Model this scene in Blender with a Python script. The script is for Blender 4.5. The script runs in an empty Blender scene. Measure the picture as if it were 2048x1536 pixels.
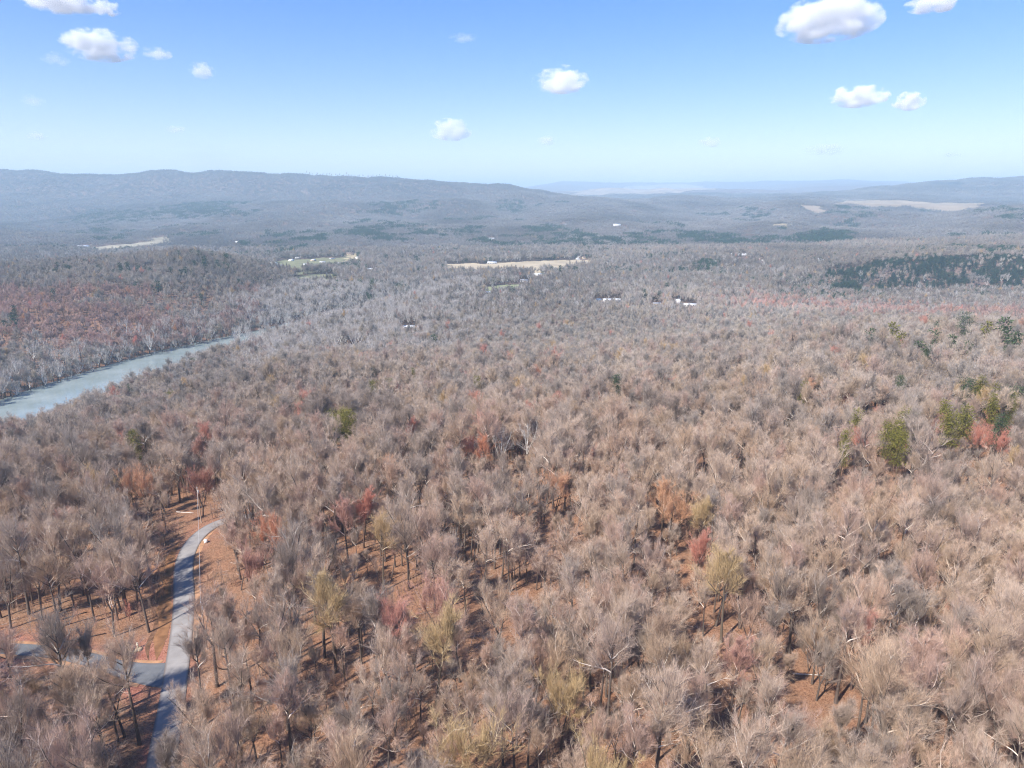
import bpy, math, random
import numpy as np
from mathutils import Vector, Matrix, Euler

# ------------------------------------------------------------------ camera, sky, sun, exposure
SC = bpy.context.scene
COL = SC.collection
R = math.radians
CAMZ = 95.0
PITCH = R(15.3)
F = 1365.0 / 2048.0                       # focal length in frame widths
cam_d = bpy.data.cameras.new('camera')
cam = bpy.data.objects.new('camera', cam_d); COL.objects.link(cam)
cam.location = (0, 0, CAMZ)
cam.rotation_euler = (R(90) - PITCH, 0, 0)
cam_d.sensor_width = 36.0
cam_d.lens = 36.0 * F
cam_d.clip_start = 1.0
cam_d.clip_end = 120000.0
SC.camera = cam

SUN_EL, SUN_AZ = R(47), R(224)            # azimuth clockwise from +Y: behind the camera, to the left
SUN_DIR = Vector((math.sin(SUN_AZ) * math.cos(SUN_EL), math.cos(SUN_AZ) * math.cos(SUN_EL), math.sin(SUN_EL)))
world = bpy.data.worlds.new('World'); SC.world = world; world.use_nodes = True
wt = world.node_tree; wt.nodes.clear()
sky = wt.nodes.new('ShaderNodeTexSky'); sky.sky_type = 'NISHITA'; sky.sun_disc = False
sky.sun_elevation = SUN_EL; sky.sun_rotation = SUN_AZ
sky.altitude = 300; sky.air_density = 1.0; sky.dust_density = 0.2; sky.ozone_density = 2.0
bg = wt.nodes.new('ShaderNodeBackground'); bg.inputs['Strength'].default_value = 0.13
wo = wt.nodes.new('ShaderNodeOutputWorld')
hs = wt.nodes.new('ShaderNodeHueSaturation'); hs.inputs['Saturation'].default_value = 1.62; hs.inputs['Value'].default_value = 1.08; hs.inputs['Hue'].default_value = 0.512
gm = wt.nodes.new('ShaderNodeGamma'); gm.inputs['Gamma'].default_value = 0.8
wt.links.new(sky.outputs[0], gm.inputs['Color']); wt.links.new(gm.outputs[0], hs.inputs['Color']); sm = wt.nodes.new('ShaderNodeMix'); sm.data_type = 'RGBA'; sm.blend_type = 'MULTIPLY'; sm.inputs['Factor'].default_value = 1; sm.inputs['B'].default_value = (1.07, 0.915, 1.02, 1)
wt.links.new(hs.outputs[0], sm.inputs['A']); wt.links.new(sm.outputs['Result'], bg.inputs[0]); wt.links.new(bg.outputs[0], wo.inputs[0])
sun_d = bpy.data.lights.new('sun', 'SUN'); sun_d.energy = 4.2; sun_d.angle = R(0.53); sun_d.color = (1.0, 0.95, 0.88)
sun = bpy.data.objects.new('sun', sun_d); COL.objects.link(sun)
sun.rotation_euler = SUN_DIR.to_track_quat('Z', 'Y').to_euler()
sun.location = (0, 0, 300)
SC.view_settings.view_transform = 'Standard'; SC.view_settings.look = 'None'
SC.view_settings.exposure = 0.90; SC.view_settings.gamma = 1.0
SC.view_settings.use_curve_mapping = False
SC.render.engine = 'CYCLES'
cy = SC.cycles
cy.max_bounces = 6; cy.diffuse_bounces = 3; cy.glossy_bounces = 2; cy.transparent_max_bounces = 4
cy.volume_bounces = 6; cy.volume_step_rate = 0.35
cy.use_denoising = True
cy.denoising_prefilter = 'FAST'
cy.filter_width = 1.1
try:
    cy.denoiser = 'OPENIMAGEDENOISE'
except Exception:
    pass
HAZE_DENSITY = 1.15e-4

rnd = random.Random(7)
RNG = np.random.default_rng(11)

# ------------------------------------------------------------------ picture geometry helpers (used only to find world places)
CP, SP = math.cos(PITCH), math.sin(PITCH)
def ray(px, py):
    a, b = (px - 1024) / 1365.0, (768 - py) / 1365.0
    return np.array((a, CP + b * SP, -SP + b * CP))
def project(x, y, z):
    zc = z - CAMZ
    f = y * CP - zc * SP
    u = y * SP + zc * CP
    return 1024 + 1365 * x / f, 768 - 1365 * u / f

# ------------------------------------------------------------------ noise
def _hash(ix, iy, seed):
    h = (ix * 374761393 + iy * 668265263 + seed * 1442695041) & 0xffffffff
    h = ((h ^ (h >> 13)) * 1274126177) & 0xffffffff
    return ((h ^ (h >> 16)) & 0xffff) / 65535.0
def vnoise(x, y, seed=0):
    x = np.asarray(x, float); y = np.asarray(y, float)
    ix = np.floor(x).astype(np.int64); iy = np.floor(y).astype(np.int64)
    fx = x - ix; fy = y - iy
    fx = fx * fx * fx * (fx * (fx * 6 - 15) + 10); fy = fy * fy * fy * (fy * (fy * 6 - 15) + 10)
    a = _hash(ix, iy, seed); b = _hash(ix + 1, iy, seed); c = _hash(ix, iy + 1, seed); d = _hash(ix + 1, iy + 1, seed)
    return (a + (b - a) * fx) * (1 - fy) + (c + (d - c) * fx) * fy
def fbm(x, y, seed=0, octs=3):
    v = 0; amp = 1.0; tot = 0
    for k in range(octs):
        v = v + amp * vnoise(x * 2 ** k, y * 2 ** k, seed + k * 17); tot += amp; amp *= 0.5
    return v / tot
def sstep(a, b, x):
    t = np.clip((x - a) / (b - a), 0, 1); return t * t * (3 - 2 * t)

# ------------------------------------------------------------------ terrain heightfield
COLS = {
 -260: [(60,1),(150,-2),(220,-9),(280,-22),(330,-39),(420,-66),(500,-76),(800,-74),(900,-58),(1150,-42),(1500,-74),(2000,-78),(3300,-46),(3900,-72),(5000,-12),(5700,77),(6800,352),(8000,150),(11000,60),(27000,120)],
 0: [(60,1),(150,-2),(220,-9),(280,-22),(330,-39),(420,-66),(500,-76),(700,-74),(850,-44),(1150,-34),(1500,-74),(2000,-78),(3300,-49),(3900,-72),(5000,-10),(5700,77),(6800,350),(8000,150),(11000,60),(27000,120)],
 200: [(60,1),(200,-4),(270,-14),(350,-34),(450,-64),(560,-76),(780,-75),(850,-54),(950,-38),(1050,-28),(1200,-17),(1350,-42),(1700,-76),(2500,-78),(3200,-76),(3600,-70),(4200,-58),(5000,-10),(5700,68),(6800,336),(8000,150),(11000,60),(27000,120)],
 400: [(60,1),(180,0),(250,-7),(330,-21),(450,-42),(550,-66),(650,-74),(950,-74),(1050,-40),(1250,-9),(1400,-28),(1700,-70),(2300,-76),(3000,-78),(3600,-60),(4200,-50),(5000,10),(5700,77),(6700,355),(8000,150),(11000,60),(27000,120)],
 600: [(60,1),(200,0),(280,-8),(380,-22),(500,-40),(600,-60),(700,-72),(1100,-76),(1250,-66),(1350,-52),(1600,-74),(1950,-76),(2300,-74),(2900,-60),(3600,-32),(4500,2),(5500,57),(6600,314),(8000,130),(11000,60),(27000,120)],
 800: [(60,1),(220,0),(300,-10),(430,-29),(600,-52),(720,-74),(2000,-76),(2400,-78),(3000,-46),(3600,-20),(4500,18),(5500,77),(6500,282),(8000,110),(11000,60),(27000,120)],
 1024: [(60,1),(230,-1),(320,-12),(430,-28),(560,-48),(700,-74),(2000,-76),(2500,-68),(3200,-42),(4200,7),(5200,61),(6200,213),(8000,80),(11000,60),(20000,300),(27000,200)],
 1100: [(60,1),(230,-1),(320,-12),(430,-27),(560,-47),(710,-74),(2000,-76),(2600,-65),(3300,-34),(4300,18),(5300,75),(6000,125),(7800,60),(12000,150),(20000,520),(27000,200)],
 1180: [(60,1),(230,0),(325,-11),(440,-26),(570,-47),(720,-74),(2000,-76),(2600,-62),(3400,-26),(4500,33),(5500,78),(6500,60),(8000,40),(12000,205),(14500,90),(20000,530),(27000,200)],
 1350: [(60,1),(240,0),(330,-10),(450,-25),(600,-46),(750,-73),(1700,-76),(1950,-62),(2300,-72),(2600,-74),(3200,-65),(4200,-22),(5200,33),(6000,88),(7500,40),(12000,262),(15000,120),(20000,540),(27000,200)],
 1480: [(60,1),(240,0),(330,-9),(450,-22),(600,-42),(780,-70),(900,-75),(1650,-76),(1950,-58),(2300,-72),(2600,-70),(3200,-62),(4200,-14),(5200,44),(6000,80),(7500,70),(12000,245),(15000,120),(20000,545),(27000,200)],
 1600: [(60,1),(250,0),(350,-6),(450,-15),(600,-35),(800,-58),(950,-75),(1350,-76),(1500,-62),(1700,-60),(2300,-62),(3000,-56),(3800,-26),(4500,33),(5000,60),(5800,30),(7500,126),(9000,80),(12000,230),(20000,550),(27000,200)],
 1720: [(60,1),(250,-1),(350,-7),(540,-20),(700,-42),(850,-64),(1000,-76),(1330,-76),(1440,-46),(1600,-46),(2300,-54),(3000,-42),(3600,-18),(4500,-5),(5300,40),(6000,75),(8000,205),(10000,120),(20000,540),(27000,200)],
 1850: [(60,1),(250,-2),(350,-8),(540,-18),(700,-45),(850,-66),(1000,-76),(1300,-76),(1430,-30),(1600,-36),(2200,-48),(2800,-28),(3500,12),(4500,-8),(5500,45),(6500,95),(8000,285),(10000,150),(20000,500),(27000,200)],
 2048: [(60,1),(250,-3),(350,-9),(540,-18),(700,-44),(850,-64),(1000,-75),(1260,-76),(1410,-26),(1600,-34),(2200,-40),(2800,14),(3400,86),(4200,20),(5500,50),(6500,110),(8000,335),(10000,200),(20000,500),(27000,200)],
 2320: [(60,1),(250,-3),(350,-9),(540,-18),(700,-44),(850,-64),(1000,-75),(1250,-76),(1410,-26),(1600,-34),(2200,-36),(2800,24),(3400,100),(4200,30),(5500,50),(6500,110),(8000,340),(10000,200),(20000,500),(27000,200)],
}
NL, ND = 700, 240
LG0, LG1 = math.log(50), math.log(27000)
lg = np.linspace(LG0, LG1, NL)
cx = np.array(sorted(COLS)); cdx = (cx - 1024) / 1365.0
tab = np.array([np.interp(lg, [math.log(p[0]) for p in COLS[c]], [p[1] for p in COLS[c]]) for c in cx])
def gsm(a, s, axis):
    n = int(3 * s); k = np.exp(-0.5 * (np.arange(-n, n + 1) / s) ** 2); k /= k.sum()
    pad = [(0, 0), (0, 0)]; pad[axis] = (n, n)
    return np.apply_along_axis(lambda v: np.convolve(v, k, 'valid'), axis, np.pad(a, pad, mode='edge'))
tab = gsm(tab, 3.2, 1)
dxs = np.linspace(cdx[0], cdx[-1], ND)
grid = np.array([np.interp(dxs, cdx, tab[:, j]) for j in range(NL)]).T     # ND x NL
grid = gsm(grid, 3.0, 0)

RIVER = np.array([(-418, -50), (-414, 200), (-410, 400), (-404, 585), (-384, 706), (-334, 868), (-205, 1200), (-140, 1330)], float)
def dist_poly(x, y, pts):
    x = np.asarray(x, float); y = np.asarray(y, float)
    best = np.full(np.broadcast(x, y).shape, 1e9)
    for (x0, y0), (x1, y1) in zip(pts[:-1], pts[1:]):
        vx, vy = x1 - x0, y1 - y0
        t = np.clip(((x - x0) * vx + (y - y0) * vy) / (vx * vx + vy * vy), 0, 1)
        best = np.minimum(best, np.hypot(x - x0 - t * vx, y - y0 - t * vy))
    return best
WATER_Z = -80.5
def ground_z(x, y):
    x = np.asarray(x, float); y = np.asarray(y, float)
    yy = np.maximum(y, 55.0)
    u = np.clip(x / np.maximum(yy, 90.0), dxs[0], dxs[-1])
    l = np.clip(np.log(yy), LG0, LG1 - 1e-6)
    a = (u - dxs[0]) / (dxs[1] - dxs[0]); b = (l - LG0) / (lg[1] - lg[0])
    i = np.clip(a.astype(int), 0, ND - 2); j = np.clip(b.astype(int), 0, NL - 2)
    a = a - i; b = b - j
    z = (grid[i, j] * (1 - a) + grid[i + 1, j] * a) * (1 - b) + (grid[i, j + 1] * (1 - a) + grid[i + 1, j + 1] * a) * b
    far = sstep(2300, 3600, yy); vfar = sstep(4600, 6200, yy)
    z = z + (fbm(x / 150.0, y / 150.0, 3, 2) - 0.5) * 7.0 * sstep(180, 400, yy) * (1 - 0.75 * ((z < -66) & (yy < 1900)))
    sp = np.abs(fbm(x / 520.0 + 0.3 * y / 900.0, y / 900.0, 21, 3) - 0.5) * 2
    z = z + (sp - 0.28) * (26.0 * far + 34.0 * vfar * (1 - sstep(9000, 14000, yy)))
    z = z + (fbm(x / 230.0, y / 230.0, 31, 2) - 0.5) * 14.0 * far + (fbm(x / 620.0, y / 800.0, 35, 2) - 0.5) * 105.0 * far * (1 - sstep(4600, 5600, yy))
    z = z + (fbm(x / 1500.0, y / 1500.0, 41, 2) - 0.5) * 110.0 * sstep(9000, 12000, yy)
    d = dist_poly(x, y, RIVER)
    hw = np.interp(y, [800, 900, 1300], [52, 30, 24])
    w = 1 - sstep(hw, hw + 28, d)
    z = np.where(z < -40, z * (1 - w) + (-83.0) * w, z)
    return z
def gz(x, y):
    return float(ground_z(np.array([x]), np.array([y]))[0])
def place(px, py, h=0.0, lo=70.0, hi=26000.0):
    """where the line of sight through a pixel meets the ground raised by h metres"""
    d = ray(px, py)
    Y = np.exp(np.linspace(math.log(lo), math.log(hi), 2600))
    t = Y / d[1]
    zr = CAMZ + t * d[2]; zg = ground_z(t * d[0], Y) + h
    hit = np.nonzero(zr <= zg)[0]
    k = hit[0] if len(hit) else len(Y) - 1
    X = float(t[k] * d[0]); Yk = float(Y[k])
    return X, Yk, gz(X, Yk)

# ------------------------------------------------------------------ materials
MATS = {}
def new_mat(name):
    m = bpy.data.materials.new(name); m.use_nodes = True
    nt = m.node_tree
    b = nt.nodes['Principled BSDF']
    b.inputs['Roughness'].default_value = 0.9
    b.inputs['Specular IOR Level'].default_value = 0.15
    return m, nt, b
def mixrgb(nt, typ='MIX'):
    n = nt.nodes.new('ShaderNodeMix'); n.data_type = 'RGBA'; n.blend_type = typ
    return n
def plain(name, col, rough=0.85, var=0.15, scale=3.0, metal=0.0, spec=0.2):
    m, nt, b = new_mat(name)
    tc = nt.nodes.new('ShaderNodeTexCoord')
    no = nt.nodes.new('ShaderNodeTexNoise'); no.inputs['Scale'].default_value = scale; no.inputs['Detail'].default_value = 4
    nt.links.new(tc.outputs['Object'], no.inputs['Vector'])
    rp = nt.nodes.new('ShaderNodeValToRGB')
    rp.color_ramp.elements[0].position = 0.3; rp.color_ramp.elements[1].position = 0.7
    rp.color_ramp.elements[0].color = tuple(c * (1 - var) for c in col) + (1,)
    rp.color_ramp.elements[1].color = tuple(min(1, c * (1 + var)) for c in col) + (1,)
    nt.links.new(no.outputs[0], rp.inputs[0]); nt.links.new(rp.outputs[0], b.inputs['Base Color'])
    b.inputs['Roughness'].default_value = rough; b.inputs['Metallic'].default_value = metal
    b.inputs['Specular IOR Level'].default_value = spec
    return m
def tinted(name, base, var=0.25, mix=1.0, trans=0.0):
    """base colour times the tree's own tint (instance attribute or the object's custom property)"""
    m, nt, b = new_mat(name)
    at = nt.nodes.new('ShaderNodeAttribute'); at.attribute_type = 'INSTANCER'; at.attribute_name = 'tint'
    geo = nt.nodes.new('ShaderNodeNewGeometry')
    rp = nt.nodes.new('ShaderNodeMapRange')
    rp.inputs['To Min'].default_value = 1 - var; rp.inputs['To Max'].default_value = 1 + var
    nt.links.new(geo.outputs['Random Per Island'], rp.inputs['Value'])
    bc = nt.nodes.new('ShaderNodeRGB'); bc.outputs[0].default_value = tuple(base) + (1,)
    mx = mixrgb(nt, 'MIX'); mx.inputs['Factor'].default_value = mix
    mx.inputs['A'].default_value = (1, 1, 1, 1)
    nt.links.new(at.outputs['Color'], mx.inputs['B'])
    mu = mixrgb(nt, 'MULTIPLY'); mu.inputs['Factor'].default_value = 1
    nt.links.new(bc.outputs[0], mu.inputs['A']); nt.links.new(mx.outputs['Result'], mu.inputs['B'])
    sc = nt.nodes.new('ShaderNodeVectorMath'); sc.operation = 'SCALE'
    nt.links.new(mu.outputs['Result'], sc.inputs[0]); nt.links.new(rp.outputs[0], sc.inputs['Scale'])
    nt.links.new(sc.outputs[0], b.inputs['Base Color'])
    if trans:
        b.inputs['Subsurface Weight'].default_value = 0
    return m
M_BARK = tinted('bark', (0.125, 0.10, 0.085), 0.12, 0.35)
M_LIMB = tinted('pale_limb', (0.60, 0.54, 0.47), 0.18, 0.5)
M_TWIG = tinted('twigs', (0.42, 0.342, 0.28), 0.32, 1.0)
M_WHITE = plain('sycamore_bark', (0.66, 0.63, 0.57), 0.8, 0.2, 0.6)
M_WTWIG = tinted('sycamore_twigs', (0.42, 0.37, 0.33), 0.25, 1.0)
M_NEEDLE = tinted('needles', (0.085, 0.092, 0.032), 0.35, 1.0)

def leaf_litter():
    m, nt, b = new_mat('leaf_litter')
    tc = nt.nodes.new('ShaderNodeTexCoord')
    L = nt.links.new
    def noise(s, d=4):
        n = nt.nodes.new('ShaderNodeTexNoise'); n.inputs['Scale'].default_value = s; n.inputs['Detail'].default_value = d
        L(tc.outputs['Object'], n.inputs['Vector']); return n
    def ramp(a, ca, bpos, cb):
        r = nt.nodes.new('ShaderNodeValToRGB'); e = r.color_ramp.elements
        e[0].position = a; e[0].color = ca + (1,); e[1].position = bpos; e[1].color = cb + (1,); return r
    fine = noise(1.3, 6); big = noise(0.045, 3); mid = noise(0.25, 4)
    r1 = ramp(0.3, (0.20, 0.10, 0.055), 0.72, (0.42, 0.23, 0.135)); L(fine.outputs[0], r1.inputs[0])
    r2 = ramp(0.35, (0.28, 0.18, 0.12), 0.7, (0.35, 0.175, 0.105)); L(mid.outputs[0], r2.inputs[0])
    mx = mixrgb(nt); L(big.outputs[0], mx.inputs['Factor']); L(r1.outputs[0], mx.inputs['A']); L(r2.outputs[0], mx.inputs['B'])
    # bare clay, grass and far woodland floor, painted by vertex colour from the layout of the land
    va = nt.nodes.new('ShaderNodeAttribute'); va.attribute_name = 'cover'
    sep = nt.nodes.new('ShaderNodeSeparateColor'); L(va.outputs['Color'], sep.inputs[0])
    clay = ramp(0.3, (0.37, 0.135, 0.095), 0.7, (0.50, 0.22, 0.16)); L(mid.outputs[0], clay.inputs[0])
    m2 = mixrgb(nt); L(sep.outputs[0], m2.inputs['Factor']); L(mx.outputs['Result'], m2.inputs['A']); L(clay.outputs[0], m2.inputs['B'])
    wood = ramp(0.3, (0.15, 0.115, 0.10), 0.7, (0.24, 0.175, 0.15)); L(mid.outputs[0], wood.inputs[0])
    m3 = mixrgb(nt); L(sep.outputs[1], m3.inputs['Factor']); L(m2.outputs['Result'], m3.inputs['A']); L(wood.outputs[0], m3.inputs['B'])
    L(m3.outputs['Result'], b.inputs['Base Color'])
    spk = noise(3.6, 3); r5 = ramp(0.36, (0.42, 0.36, 0.32), 0.52, (1, 1, 1)); L(spk.outputs[0], r5.inputs[0])
    m4 = mixrgb(nt, 'MULTIPLY'); m4.inputs['Factor'].default_value = 0.8; L(m3.outputs['Result'], m4.inputs['A']); L(r5.outputs[0], m4.inputs['B']); L(m4.outputs['Result'], b.inputs['Base Color'])
    bp = nt.nodes.new('ShaderNodeBump'); bp.inputs['Strength'].default_value = 0.9; bp.inputs['Distance'].default_value = 0.25
    L(fine.outputs[0], bp.inputs['Height']); L(bp.outputs[0], b.inputs['Normal'])
    b.inputs['Roughness'].default_value = 1.0
    return m
M_GROUND = leaf_litter()

# ------------------------------------------------------------------ mesh helpers
def mesh_from(name, v, f, mats, fmat=None, smooth=False):
    me = bpy.data.meshes.new(name)
    v = np.asarray(v, np.float32)
    if isinstance(f, np.ndarray):
        nf, k = f.shape
        me.vertices.add(len(v)); me.vertices.foreach_set('co', v.ravel())
        me.loops.add(nf * k); me.loops.foreach_set('vertex_index', f.ravel().astype(np.int32))
        me.polygons.add(nf); me.polygons.foreach_set('loop_start', np.arange(0, nf * k, k, dtype=np.int32))
        me.update(calc_edges=True)
    else:
        me.from_pydata([tuple(p) for p in v], [], f); me.update()
    for m in mats: me.materials.append(m)
    if fmat is not None: me.polygons.foreach_set('material_index', np.asarray(fmat, np.int32))
    if smooth: me.polygons.foreach_set('use_smooth', np.ones(len(me.polygons), bool))
    return me
def link(name, me, parent=None, loc=None, kind=None, label=None, cat=None, group=None):
    o = bpy.data.objects.new(name, me); COL.objects.link(o)
    if parent is not None: o.parent = parent
    if loc is not None: o.location = loc
    tag(o, label, cat, group, kind)
    return o
def tag(o, label=None, cat=None, group=None, kind=None):
    if label: o['label'] = label
    if cat: o['category'] = cat
    if group: o['group'] = group
    if kind: o['kind'] = kind
    return o
class Geo:
    """collects triangles and quads split to triangles"""
    def __init__(s): s.v = []; s.f = []; s.m = []; s.n = 0
    def add(s, v, f, mi=0):
        v = np.asarray(v, float); f = np.asarray(f, int)
        s.v.append(v); s.f.append(f + s.n); s.m.append(np.full(len(f), mi)); s.n += len(v)
    def get(s):
        return np.concatenate(s.v), np.concatenate(s.f), np.concatenate(s.m)
    def mesh(s, name, mats, smooth=False):
        v, f, m = s.get(); return mesh_from(name, v, f, mats, m, smooth)
    def box(s, x0, x1, y0, y1, z0, z1, mi=0):
        v = [(x, y, z) for z in (z0, z1) for y in (y0, y1) for x in (x0, x1)]
        q = [(0, 2, 3, 1), (4, 5, 7, 6), (0, 1, 5, 4), (2, 6, 7, 3), (0, 4, 6, 2), (1, 3, 7, 5)]
        f = [t for a, b, c, d in q for t in ((a, b, c), (a, c, d))]
        s.add(v, f, mi)
    def tube(s, pts, rad, n=3, mi=0, cap=False):
        pts = np.asarray(pts, float); k = len(pts)
        d = np.gradient(pts, axis=0); d /= np.linalg.norm(d, axis=1)[:, None] + 1e-9
        ref = np.where(np.abs(d[:, 2:3]) > 0.95, np.array([[1.0, 0, 0]]), np.array([[0, 0, 1.0]]))
        a = np.cross(d, ref); a /= np.linalg.norm(a, axis=1)[:, None] + 1e-9
        b = np.cross(d, a)
        th = np.arange(n) * 2 * math.pi / n
        ring = pts[:, None, :] + np.asarray(rad)[:, None, None] * (np.cos(th)[None, :, None] * a[:, None, :] + np.sin(th)[None, :, None] * b[:, None, :])
        v = ring.reshape(-1, 3); f = []
        for i in range(k - 1):
            for j in range(n):
                p, q = i * n + j, i * n + (j + 1) % n
                f += [(p, q, q + n), (p, q + n, p + n)]
        if cap:
            for base in (0, (k - 1) * n):
                for j in range(1, n - 1): f.append((base, base + j, base + j + 1))
        s.add(v, f, mi)
    def slivers(s, p0, d, length, width, rng, mi=0):
        n = len(p0)
        d = d / (np.linalg.norm(d, axis=1)[:, None] + 1e-9)
        r = rng.normal(size=(n, 3)); w = np.cross(d, r); w /= np.linalg.norm(w, axis=1)[:, None] + 1e-9
        w *= (width / 2)[:, None] if np.ndim(width) else width / 2
        v = np.stack([p0 - w, p0 + w, p0 + d * length[:, None]], 1).reshape(-1, 3)
        s.add(v, np.arange(3 * n).reshape(-1, 3), mi)

def unit(v): return v / (np.linalg.norm(v) + 1e-9)
def perp(rng, d):
    r = unit(np.cross(d, rng.normal(size=3))); return r

# ------------------------------------------------------------------ bare tree
def bare_tree(seed, H=20, base=0.45, spread=0.26, limbs=9, l2=5, l3=4, twigs=4200, tw=0.026, tl=0.95, lod=0, fork=False, white=False, pale=0.5, r0=None, jag=0.0):
    """returns (trunk Geo, crown Geo); materials: 0 bark, 1 limb, 2 twig"""
    rng = np.random.default_rng(seed)
    T, C = Geo(), Geo()
    r0 = r0 or 0.0135 * H
    ns = (6, 5, 3)[min(lod, 2)]
    def path(p, d, L, n, up, wob):
        pts = [np.array(p, float)]; d = unit(np.array(d, float))
        for _ in range(n):
            d = unit(d + np.array((0, 0, up)) / n + rng.normal(size=3) * wob)
            pts.append(pts[-1] + d * L / n)
        return np.array(pts)
    ends = []                                   # branchlets: (p0, p1)
    leaders = []
    lean = rng.normal(size=2) * 0.05
    if fork:
        fh = H * base * rng.uniform(0.55, 0.9)
        tr = path((0, 0, 0), (lean[0], lean[1], 1), fh, 4, 0.1, 0.02)
        T.tube(tr, np.linspace(r0, r0 * 0.8, 5), ns, 0)
        az = rng.uniform(0, 6.28)
        for k in range(fork):
            a = az + k * 6.283 / fork + rng.normal() * 0.3
            t = rng.uniform(0.28, 0.55)
            d = np.array((math.cos(a) * t, math.sin(a) * t, 1))
            pt = path(tr[-1] - np.array((0, 0, r0)), d, (H * 0.9 - fh) * rng.uniform(0.85, 1.05), 7, 0.25, 0.06)
            T.tube(pt, np.linspace(r0 * 0.62, 0.04, 8), max(3, ns - 1), 1 if white else 0)
            leaders.append((pt, limbs // fork + 1, r0 * 0.6, fh))
    else:
        tr = path((0, 0, 0), (lean[0], lean[1], 1), H * 0.9, 9, 0.15, 0.03)
        T.tube(tr, np.concatenate([[r0 * 1.25], np.linspace(r0, 0.04, 9)]), ns, 0)
        leaders.append((tr, limbs, r0, H * base))
    for pt, nl, rr, zb in leaders:
        seg = np.linalg.norm(np.diff(pt, axis=0), axis=1); cum = np.concatenate([[0], np.cumsum(seg)])
        zs = pt[:, 2]
        f0 = np.interp(max(zb, zs[0] + 0.3), zs, cum) / cum[-1]
        az = rng.uniform(0, 6.28)
        for k in range(nl):
            f = f0 + (0.97 - f0) * (k + rng.uniform(0, 0.8)) / nl
            p = np.array([np.interp(f * cum[-1], cum, pt[:, i]) for i in range(3)])
            az += 2.4 + rng.normal() * 0.4
            rel = (f - f0) / (1 - f0)
            tilt = (0.95 - 0.55 * rel) * rng.uniform(0.8, 1.2)
            L = H * spread * (1.15 - 0.62 * rel) * rng.uniform(0.75, 1.25)
            d = np.array((math.cos(az) * math.sin(tilt), math.sin(az) * math.sin(tilt), math.cos(tilt)))
            lp = path(p, d, L, 5 if lod == 0 else 3, 0.55, 0.12 + jag)
            lr = rr * (0.5 - 0.3 * rel)
            ispale = white or rng.uniform() < pale
            if lod < 3: T.tube(lp, np.linspace(lr, 0.022, len(lp)), max(3, ns - 2), 1 if ispale else 0)
            lc = np.linspace(0, 1, len(lp))
            for j in range(l2):
                g = rng.uniform(0.25, 0.98)
                q = np.array([np.interp(g, lc, lp[:, i]) for i in range(3)])
                dd = unit(lp[-1] - lp[0]); s = perp(rng, dd)
                d2 = unit(dd + s * rng.uniform(0.5, 1.1) + np.array((0, 0, 0.35)))
                L2 = L * rng.uniform(0.3, 0.55)
                bp = path(q, d2, L2, 3 if lod == 0 else 2, 0.35, 0.1 + jag)
                if lod < 2: C.tube(bp, np.linspace(0.045 if white else 0.034, 0.012, len(bp)), 3, 1 if (ispale and (white or rng.uniform() < 0.5)) else 2)
                ends.append((q * 0.6 + bp[-1] * 0.4, bp[-1]))
                for _ in range(l3):
                    h = rng.uniform(0.3, 1.0)
                    w = np.array([np.interp(h, np.linspace(0, 1, len(bp)), bp[:, i]) for i in range(3)])
                    d3 = unit(d2 + perp(rng, d2) * rng.uniform(0.5, 1.1) + np.array((0, 0, 0.3)))
                    e = w + d3 * L2 * rng.uniform(0.35, 0.6)
                    if lod == 0: C.tube(np.array([w, e]), [0.012, 0.006], 3, 2)
                    ends.append((w, e))
    e0 = np.array([e[0] for e in ends]); e1 = np.array([e[1] for e in ends])
    na = int(twigs * 0.35); nb = twigs - na
    k = rng.integers(0, len(ends), na)
    g = rng.uniform(0.1, 1.05, na)[:, None]
    p = e0[k] * (1 - g) + e1[k] * g
    d = (e1[k] - e0[k]); d /= np.linalg.norm(d, axis=1)[:, None] + 1e-9
    d = d + rng.normal(size=(na, 3)) * 0.38 + np.array((0, 0, 0.35))
    C.slivers(p, d, tl * rng.uniform(0.5, 1.35, na), tw * rng.uniform(0.6, 1.4, na), rng, 2)
    # fans: from a point on a limb towards the domed outside of the crown
    c0 = np.array((np.mean(e1[:, 0]), np.mean(e1[:, 1]), H * (base * 0.62 + 0.38)))
    rad = H * spread * 0.86; top = H * 1.0 - c0[2]; low = max(1.0, c0[2] - H * base * 0.9)
    tgt = e1[k := rng.integers(0, len(ends), nb)] - c0
    tgt = tgt / (np.linalg.norm(tgt, axis=1)[:, None] + 1e-9) + rng.normal(size=(nb, 3)) * 0.16
    tgt /= np.linalg.norm(tgt, axis=1)[:, None]
    lump = 0.84 + 0.26 * np.sin(tgt[:, 0] * 5 + seed) * np.sin(tgt[:, 1] * 5.3 + seed * 2) + 0.1 * np.sin(tgt[:, 2] * 9 + seed)
    D = c0 + tgt * np.stack([np.full(nb, rad), np.full(nb, rad), np.where(tgt[:, 2] > 0, top, low)], 1) * lump[:, None]
    A = c0 * 0.5 + e0[k] * 0.5; A[:, 2] -= 0.06 * H
    u = rng.uniform(0.25, 1.0, nb) ** 0.7
    ln = tl * rng.uniform(0.7, 1.7, nb)
    dd = D - A; L_ = np.linalg.norm(dd, axis=1); dd = dd / L_[:, None]
    p = A + dd * np.maximum(0, L_ * u - ln)[:, None]
    C.slivers(p, dd + rng.normal(size=(nb, 3)) * 0.14 + np.array((0, 0, 0.10)), ln, tw * rng.uniform(0.6, 1.4, nb), rng, 2)
    return T, C
def joined(name, T, C, mats):
    g = Geo(); tv, tf, tm = T.get(); cv, cf, cm = C.get()
    g.add(tv, tf); g.m[-1] = tm; g.add(cv, cf); g.m[-1] = cm
    return g.mesh(name, mats)
TM = [M_BARK, M_LIMB, M_TWIG]; SM = [M_BARK, M_WHITE, M_WTWIG]

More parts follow.
